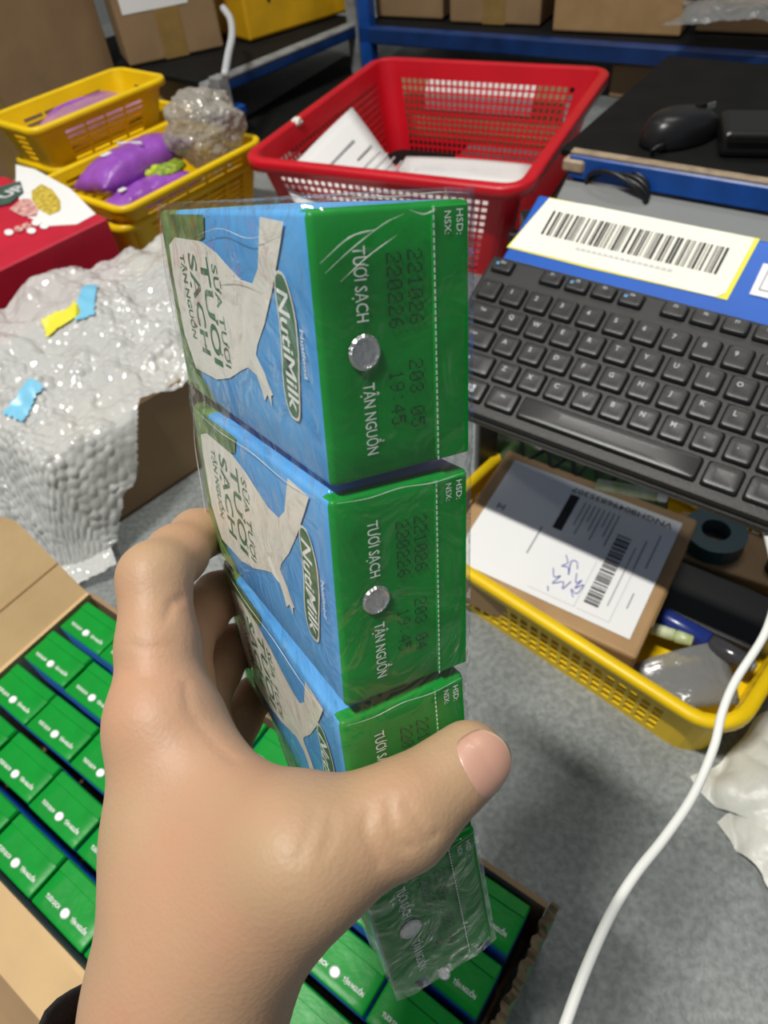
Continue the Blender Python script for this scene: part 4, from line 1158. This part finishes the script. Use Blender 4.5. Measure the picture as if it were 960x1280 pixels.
def stick(p0, p1, segs, name, label, cat):          # round pen: list of (t0, t1, radius, material, part name)
    p0 = np.array(p0); p1 = np.array(p1); d = p1 - p0; L_ = np.linalg.norm(d); d /= L_
    s = np.cross(d, [0, 0, 1.0]); s /= np.linalg.norm(s); u = np.cross(s, d)
    e = empty(name, frame(p0, s, u, d), label, cat)
    for t0, t1, ra, rb, mm, pn in segs:
        v = []; f = []; n = 16
        prof = [(t0 * L_, 0), (t0 * L_, ra * .8), (t0 * L_ + .001, ra), (t1 * L_ - .001, rb), (t1 * L_, rb * .8), (t1 * L_, 0)]
        for z, r in prof:
            for k in range(n): v.append((r * math.cos(2 * math.pi * k / n), r * math.sin(2 * math.pi * k / n), z))
        for q in range(5):
            for k in range(n): f.append((q * n + k, q * n + (k + 1) % n, (q + 1) * n + (k + 1) % n, (q + 1) * n + k))
        obj(pn, pyd(v, f, True), e, MT[mm])
    return e
stick(P(770, 770, .022), P(866, 802, .030), [(0, 0.78, .0048, .0050, 'limepen', 'barrel'), (0.78, 1, .0052, .0046, 'limepen', 'cap')], 'highlighter', 'pale lime highlighter pen poking out beside the parcel', 'pen')
stick(P(800, 755, .024), P(945, 835, .030), [(0, 0.62, .0075, .0085, 'bluecap', 'barrel'), (0.62, 0.97, .0080, .0070, 'clearpen', 'grip'), (0.97, 1.0, .0045, .003, 'greymetal', 'tip')], 'marker_pen', 'thick blue and smoke-black marker pen in the yellow basket', 'pen')
stick(P(745, 605, .098), P(835, 622, .100), [(0, 0.86, .0045, .0048, 'limepen', 'barrel'), (0.86, 1, .0046, .0042, 'white', 'white_tip')], 'green_pen', 'green pen with white tip lying behind the parcel', 'pen')
gb = tag(obj('snack_bag', pillow(.17, .045, .024, 3, .006), None, MT['greenbag'], mw=T(*P(722, 588, .066)) @ rot3(math.radians(-34), 0.5)), 'dark green snack bag with black script print behind the parcel', 'bag')
obj('black_scrawl', tube([(-.055,.010,.0110),(-.045,-.008,.0115),(-.03,.008,.012),(-.02,-.008,.0125),(-.008,.009,.0125),(.002,-.008,.0125),(.012,.008,.0122),(.025,-.008,.0122),(.04,.010,.0112)], .0016, 6, 5), gb, MT['black'])
cf = sheet([P(800, 905 - 10, .012), P(925, 880, .020), P(905, 800, .030), P(790, 830, .022)], MT['greyplastic'], 'plastic_film', 'crumpled grey plastic film on the near floor of the yellow basket', cat='plastic film', bend=0.010)[0]
bxk = obj('black_case', rbox(-.055, .055, -.030, .030, 0, .018, .004, 2), None, MT['blackplastic'], mw=T(*(P(870, 760, .006))) @ Matrix.Rotation(math.radians(-40), 4, 'Z'))
tag(bxk, 'flat black plastic case under the marker pen', 'case')
p_ = P(915, 688, .020)
td = empty('tape_dispenser', yawm(p_[0], p_[1], .010, math.radians(-35)), 'dark tape dispenser with a teal roll under the keyboard', 'tape dispenser')
def ringm(r0, r1, h, n=28):
    v = []; f = []
    for r, z in ((r0, 0), (r1, 0), (r1, h), (r0, h)):
        for k in range(n): v.append((r * math.cos(2 * math.pi * k / n), r * math.sin(2 * math.pi * k / n), z))
    for q in range(4):
        for k in range(n): f.append((q * n + k, q * n + (k + 1) % n, ((q + 1) % 4) * n + (k + 1) % n, ((q + 1) % 4) * n + k))
    return pyd(v, f)
obj('body', rbox(-.05, .06, -.028, .028, -.004, .012, .003, 2), td, MT['kraft2']); obj('tape_roll', ringm(.012, .026, .016), td, MT['teal'], mw=T(-.018, .0, .0125))
obj('knob', ringm(.002, .008, .012, 16), td, MT['blackplastic'], mw=T(.035, -.008, .0125))

# ------------------------------------------------------------------ white cord and plastic sheet
cord = [WZ(925, 590, .455), WZ(945, 630, .425), WZ(962, 680, .39), WZ(970, 735, .370), WZ(957, 790, .355), WZ(920, 850, .345), WZ(903, 890, .338), WZ(892, 935, .328), WZ(866, 995, .312), WZ(830, 1048, .297), WZ(795, 1092, .284), WZ(765, 1140, .272), WZ(735, 1205, .258), WZ(705, 1285, .245), WZ(660, 1420, .225)]
tag(obj('charging_cable', tube(cord, 0.0021, 12, 8), None, MT['whitecord']), 'white charging cable hanging down across the yellow basket', 'cable')
def crumple(c, sx, sy, h, yaw, seed, n=70):
    v = []; f = []
    for i in range(n + 1):
        for j in range(n + 1):
            s = -1 + 2 * i / n; t = -1 + 2 * j / n
            x, y = s * sx, t * sy
            rad = max(0, 1 - (s * s + t * t) * 0.8)
            z = h * (rad ** 0.6) * (0.7 + 0.5 * noise.noise(Vector((x * 18 + seed, y * 18, 0)))) + 0.006 * abs(noise.noise(Vector((x * 45, y * 45 + seed, 2)))) + 0.002
            k = 1 + 0.25 * noise.noise(Vector((s * 1.7, t * 1.7, seed)))
            v.append((x * k, y * k, z))
    for i in range(n):
        for j in range(n): f.append((i * (n + 1) + j, (i + 1) * (n + 1) + j, (i + 1) * (n + 1) + j + 1, i * (n + 1) + j + 1))
    return pyd(v, f, True)
p_ = P(1012, 985, 0.0)
tag(obj('white_plastic_bag', crumple(None, .060, .050, .030, 0, 3), None, MT['cloth'], mw=yawm(p_[0], p_[1], 0, .5)), 'crumpled white plastic bag on the floor beside the yellow basket', 'bag')
p_ = P(1018, 1078, 0.0)
tag(obj('white_plastic_bag', crumple(None, .045, .040, .024, 0, 8), None, MT['cloth'], mw=yawm(p_[0], p_[1], 0, .2)), 'smaller crumpled white plastic bag lying on the bare floor', 'bag')

# ------------------------------------------------------------------ low table with mouse
tz = 0.150
ta = P(712, 192, tz); tb_ = P(960, 232, tz)
td_ = (tb_ - ta) / np.linalg.norm(tb_ - ta); tn = np.array([-td_[1], td_[0], 0])
TM = frame(np.array([ta[0], ta[1], 0]), td_, tn, (0, 0, 1))
tab = empty('low_table', TM, 'low black-topped table with a blue steel edge behind the keyboard', 'table')
obj('table_top', rbox(-0.02, 0.62, 0.018, 0.42, tz - .012, tz - .002, .002, 1), tab, MT['blackrubber'])
obj('edge_beam', rbox(0, 0.62, 0, 0.018, tz - .030, tz - .001, .002, 1), tab, MT['bluemetal'])
obj('wood_strip', rbox(0.0, 0.62, 0.002, 0.014, tz - .001, tz + .003, .001, 1), tab, MT['wood'])
for x_, y_ in ((.006, .004), (.6, .004), (.006, .395), (.6, .395)):
    obj('leg', rbox(x_, x_ + .018, y_, y_ + .018, 0, tz - .012, .001, 1), tab, MT['bluemetal'])
obj('end_bracket', rbox(-.008, .022, -.003, .016, tz - .022, tz - .006, .003, 1), tab, MT['wood'])
obj('lower_rail', rbox(-.03, .62, -.104, -.088, .058, .086, .002, 1), tab, MT['blackplastic'])
obj('sloping_panel', pyd([(0, -.002, tz - .032), (.62, -.002, tz - .032), (.62, -.088, .070), (0, -.088, .070), (0, .001, tz - .036), (.62, .001, tz - .036), (.62, -.088, .066), (0, -.088, .066)], [(0, 1, 2, 3), (7, 6, 5, 4), (0, 3, 7, 4), (1, 5, 6, 2), (3, 2, 6, 7), (0, 4, 5, 1)]), tab, MT['wall'])
obj('rail_arm', rbox(-.03, -.015, -.10, .01, .055, .075, .002, 1), tab, MT['blackplastic']); obj('rail_arm', rbox(.60, .615, -.10, .01, .055, .075, .002, 1), tab, MT['blackplastic'])
def mouse_mesh(L_, W_, H_):
    v = []; f = []; n, k = 22, 28
    for i in range(n + 1):
        th_ = math.pi / 2 * i / n
        for j in range(k):
            a = 2 * math.pi * j / k
            rr = math.cos(th_) ** 0.55 if i < n else 0
            x = math.copysign(abs(math.cos(a)) ** 0.85, math.cos(a)) * L_ / 2 * rr; y = math.copysign(abs(math.sin(a)) ** 0.8, math.sin(a)) * W_ / 2 * rr * (1 - .10 * math.cos(a) ** 2)
            z = H_ * math.sin(th_) ** 0.8 * (1 + 0.25 * (-x / L_))
            v.append((x, y, z))
    for i in range(n):
        for j in range(k): f.append((i * k + j, i * k + (j + 1) % k, (i + 1) * k + (j + 1) % k, (i + 1) * k + j))
    f.append(tuple(range(k))[::-1])
    return pyd(v, f, True)
p_ = P(848, 172, tz)
ms = empty('computer_mouse', yawm(p_[0], p_[1], tz - .002, math.radians(20)), 'glossy black computer mouse on the low black table', 'mouse')
obj('shell', mouse_mesh(.108, .066, .036), ms, MT['blackplastic']); obj('scroll_wheel', rbox(.020, .034, -.004, .004, .028, .0365, .002, 2), ms, MT['blackrubber']); obj('button_gap', rbox(.006, .050, -.0006, .0006, .027, .0335), ms, MT['greymetal'])
p_ = P(945, 185, tz)
bd_ = empty('black_device', yawm(p_[0], p_[1], tz - .002, math.radians(-20)), 'black plastic scanner cradle at the end of the low table', 'device')
obj('body', rbox(-.045, .07, -.03, .05, 0, .030, .008, 3), bd_, MT['blackplastic']); obj('lip', rbox(-.040, .065, -.034, -.028, .018, .028, .002, 2), bd_, MT['blackrubber'])
# coil of black cable hanging over the beam
c_ = np.array(P(790, 222, .11))
coil = []
for k in range(60):
    a = k * 0.42; rr = 0.038 + .006 * math.sin(k * .9)
    coil.append(c_ + td_ * (math.cos(a) * rr) + np.array([0, 0, 1]) * (math.sin(a) * rr * .62) + tn * (-.060 + .008 * math.sin(k * .37)) + np.array([0, 0, .006]))
coil += [c_ + td_ * .03 + np.array([0, 0, .03]) - tn * .02, P(815, 188, tz + .006), P(832, 180, tz + .010)]
tag(obj('black_cable', tube(coil, 0.0026, 8, 3), None, MT['blackplastic']), 'coil of black cable hanging in front of the blue table edge', 'cable')
p_ = P(712, 215, .10)
tag(obj('cream_tape', sheet([P(706, 232, .07), P(722, 232, .07), P(728, 200, .135), P(716, 198, .135)], MT['paper2'], 'x', 'x')[0].data.copy(), None, None, mw=T(*P(706, 232, .07))), 'strip of cream paper hanging at the table corner', 'paper')
bpy.data.objects.remove(bpy.data.objects['x'])

# ------------------------------------------------------------------ shelves and cartons behind
def box_at(px, py, z, yaw, w, d, h, label, matl='kraft2', side='left', tape=True, name='cardboard_box', label_patch=None, edge=True):
    p = P(px, py, z)
    if name == 'big': name = 'cardboard_box'; h += z; z = 0.0
    e = empty(name, yawm(p[0], p[1], z, yaw), label, 'cardboard box')
    x0, x1 = (0, w) if side == 'left' else (-w, 0)
    obj('body', rbox(x0, x1, 0, d, 0, h, .004, 2), e, MT[matl])
    if tape:
        xm = (x0 + x1) / 2
        obj('tape', rbox(xm - .025, xm + .025, -.001, .0005, 0, h), e, MT['tape'])
    if label_patch:
        a, b, c_2, d_2 = label_patch
        obj('paper_label', rbox(a, c_2, -.0012, 0, b, d_2), e, MT['paper'])
    return e
DZ = 0.11
SL = math.radians(47); SR = math.radians(-33)
la = P(262, 98, DZ); lbm = P(444, 24, DZ)
ldir = (lbm - la) / np.linalg.norm(lbm - la); lyaw = math.atan2(ldir[1], ldir[0])
shl = empty('shelf_rack', yawm(la[0], la[1], 0, lyaw), 'low steel shelf with worn grey and blue edge along the left wall', 'shelf')
obj('edge_beam', rbox(-.02, .46, -.012, .012, DZ - .030, DZ - .012, .003, 2), shl, MT['bluedark']); obj('beam_cap', rbox(-.02, .46, -.013, .016, DZ - .012, DZ - .004, .003, 2), shl, MT['greymetal'])
obj('deck', rbox(-.02, .46, .012, .50, DZ - .012, DZ - .003), shl, MT['blackrubber'])
for x_ in (0.42, -0.03):
    obj('post', rbox(x_, x_ + .03, -.015, .015, 0, (1.5 if x_ > 0 else DZ - .012), .003, 1), shl, MT['greymetal']); obj('post', rbox(x_, x_ + .03, .47, .50, 0, (1.5 if x_ > 0 else DZ - .012), .003, 1), shl, MT['greymetal'])
ra_ = P(470, 31, DZ); rb__ = P(800, 53, DZ)
rdir = (rb__ - ra_) / np.linalg.norm(rb__ - ra_); ryaw = math.atan2(rdir[1], rdir[0])
shr = empty('shelf_rack', yawm(ra_[0], ra_[1], 0, ryaw), 'low blue steel shelf behind the red basket carrying cartons', 'shelf')
obj('edge_beam', rbox(-.04, 1.3, -.012, .012, DZ - .034, DZ - .003, .003, 2), shr, MT['bluedark']); obj('deck', rbox(-.04, 1.3, .012, .45, DZ - .012, DZ - .003), shr, MT['blackrubber'])
for x_ in (-0.04, 1.27):
    obj('post', rbox(x_, x_ + .03, -.012, .018, 0, 1.5, .003, 1), shr, MT['bluemetal']); obj('post', rbox(x_, x_ + .03, .42, .45, 0, 1.5, .003, 1), shr, MT['bluemetal'])
box_at(143, 80, DZ, math.radians(54), .62, .26, .36, 'large brown carton behind the small topmost yellow basket', side='right', matl='kraft2', name='big')
box_at(163, 84, DZ, math.radians(20), .205, .11, .26, 'brown carton with a white label between large carton and yellow crate', label_patch=(.015, .088, .15, .160))
q_ = P(163, 84, DZ)
dk = empty('cardboard_box', yawm(q_[0], q_[1], 0, math.radians(20)), 'dark brown carton on the floor below the labelled carton', 'cardboard box')
obj('body', rbox(.012, .150, -.02, .10, 0, DZ - .016, .003, 2), dk, MT['kraft2']); obj('tape', rbox(.06, .10, -.021, -.0195, 0, DZ - .016), dk, MT['tape'])
yc_ = P(313, 53, DZ); yaw_y = math.atan2(*(P(412, 22, DZ) - yc_)[[1, 0]])
cr = empty('yellow_crate', yawm(yc_[0], yc_[1], DZ, yaw_y), 'deep yellow plastic crate standing on the left shelf', 'crate')
obj('body', rbox(0, .33, 0, .16, 0, .105, .006, 2), cr, MT['yellow2']); obj('rim', rbox(-.008, .338, -.008, .168, .105, .125, .004, 2), cr, MT['yellow'])
for x_ in (.06, .13, .20): obj('slot_dark', rbox(x_, x_ + .008, -.0015, .001, .060, .068, .001, 1), cr, MT['blackplastic'])  # black blocks put the shade inside the open holes into colour
box_at(470, 21, DZ, SR, .165, .22, .24, 'brown carton nearest the shelf corner on the blue shelf', tape=False)
box_at(562, 28, DZ, SR, .20, .22, .26, 'brown carton in the middle of the blue shelf, taped', tape=True)
box_at(690, 39, DZ, SR, .245, .24, .28, 'wide brown carton with yellowed tape edge on the blue shelf', tape=False, matl='kraft3')
box_at(868, 40, DZ, SR, .22, .22, .05, 'low brown carton under clear plastic at the end of blue shelf', tape=False)
p_ = P(930, 14, DZ + .055)
tag(obj('plastic_film', crumple(None, .10, .07, .030, 0, 5), None, MT['greyplastic'], mw=yawm(p_[0], p_[1], DZ + .050, -.5)), 'crumpled clear plastic film on the low end carton', 'plastic film')
box_at(760, 122, 0.0, SR, .24, .14, .060, 'flat dark carton on the floor under the blue shelf', tape=False)
# black sheet added to darken the floor between the shelves
tag(obj('floor_tone', rbox(-.10, .42, .05, .60, 0, .006, .002, 1), None, MT['blackrubber'], mw=yawm(*P(330, 172, 0)[:2], 0, math.radians(-33)) @ T(.0, -.1, 0)), 'black sheet added where the floor between the shelves is dark', 'mat')
# clear strap and post end beside the yellow crate
tag(obj('plastic_strap', tube([WZ(279, 10, 1.36), WZ(288, 24, 1.34), WZ(290, 45, 1.31), WZ(285, 70, 1.28), WZ(281, 94, 1.25)], 0.0070, 10, 8), None, MT['strap']), 'clear plastic strap curling down in front of the yellow crate', 'strap')
p_ = P(288, 165, .02)
ps = empty('steel_trestle', yawm(p_[0], p_[1], 0, lyaw), 'short grey steel stand with blue foot beside the yellow baskets', 'stand')
obj('post', rbox(-.014, .014, -.014, .014, 0, .120, .003, 2), ps, MT['greymetal']); obj('foot', rbox(-.035, .04, -.018, .018, .045, .062, .003, 2), ps, MT['bluemetal'])
# ------------------------------------------------------------------ printed noodle carton at the left edge
RZ = 0.160
n0 = P(134, 272, RZ); n1 = P(62, 300, RZ)
nyaw = math.radians(45)
nb_ = empty('noodle_carton', yawm(n0[0], n0[1], 0, nyaw), 'red and white printed noodle carton beside the yellow baskets', 'carton')
NW, ND = 0.26, 0.30          # along -(yaw+90)... local: x back along yaw, y to the left
body = rbox(-0.18, 0.0, 0.0, 0.25, 0, RZ, .002, 1); body.materials.append(MT['redprint']); obj('body', body, nb_)
def npt(px, py): 
    q = yawm(n0[0], n0[1], 0, nyaw).inverted() @ Vector([float(a) for a in P(px, py, RZ)])
    return (q.x, q.y)
def nprint(pts, mm, z, name, lab_=None):
    m = poly([npt(*a) for a in pts]); m.materials.append(MT[mm]); m.update()
    if m.polygons[0].normal.z < 0: m.flip_normals()
    o = obj(name, m, nb_, mw=T(0, 0, RZ + z))
    if lab_: tag(o, lab_)
    return o
nprint([(20, 206), (44, 212), (88, 236), (120, 268), (96, 281), (62, 283), (30, 270), (20, 235)], 'paper', .0006, 'printed_bowl', 'white printed bowl')
nprint([(40, 240), (52, 231), (66, 238), (76, 252), (76, 264), (62, 270), (48, 262), (40, 250)], 'noodle', .0012, 'printed_noodles', 'yellow printed noodles')
nprint([(28, 250), (38, 250), (48, 262), (46, 271), (30, 272), (12, 263)], 'shrimp', .0016, 'printed_shrimp')
for a, b in ((12, 292), (24, 288), (34, 284), (46, 280), (56, 284), (40, 290)):
    nprint([(a + 6 * math.cos(t), b + 4 * math.sin(t)) for t in np.linspace(0, 2 * math.pi, 8, endpoint=False)], 'shrimp' if a in (24, 34) else 'paper', .0018, 'printed_petal')
nprint([(-12, 240), (10, 232), (26, 228), (30, 242), (14, 256), (-12, 262)], 'bottle', .0020, 'printed_banner', 'dark green printed banner')
ub = text('UP', .030, 'CENTER', 0.03); ub.materials.append(MT['print2'])
u0 = np.array(npt(6, 247)); u1 = np.array(npt(24, 238)); du = (u1 - u0) / np.linalg.norm(u1 - u0); mid = (u0 + u1) / 2
obj('lettering', ub, nb_, mw=frame((mid[0], mid[1], RZ + .0024), (du[0], du[1], 0), (-du[1], du[0], 0), (0, 0, 1)))
obj('side_print', rbox(.0, .0008, .05, .16, .055, .062), nb_, MT['shrimp']); obj('side_print', rbox(.0, .0008, .05, .12, .042, .047), nb_, MT['shrimp'])
tl_ = empty('cardboard_box', yawm(-.57, 1.13, 0, math.radians(48)), 'tall brown carton behind the printed noodle carton', 'cardboard box')
obj('body', rbox(-.22, 0, 0, .2, 0, .17, .003, 2), tl_, MT['kraft2']); obj('tape', rbox(-.135, -.085, -.001, .0005, 0, .17), tl_, MT['tape'])
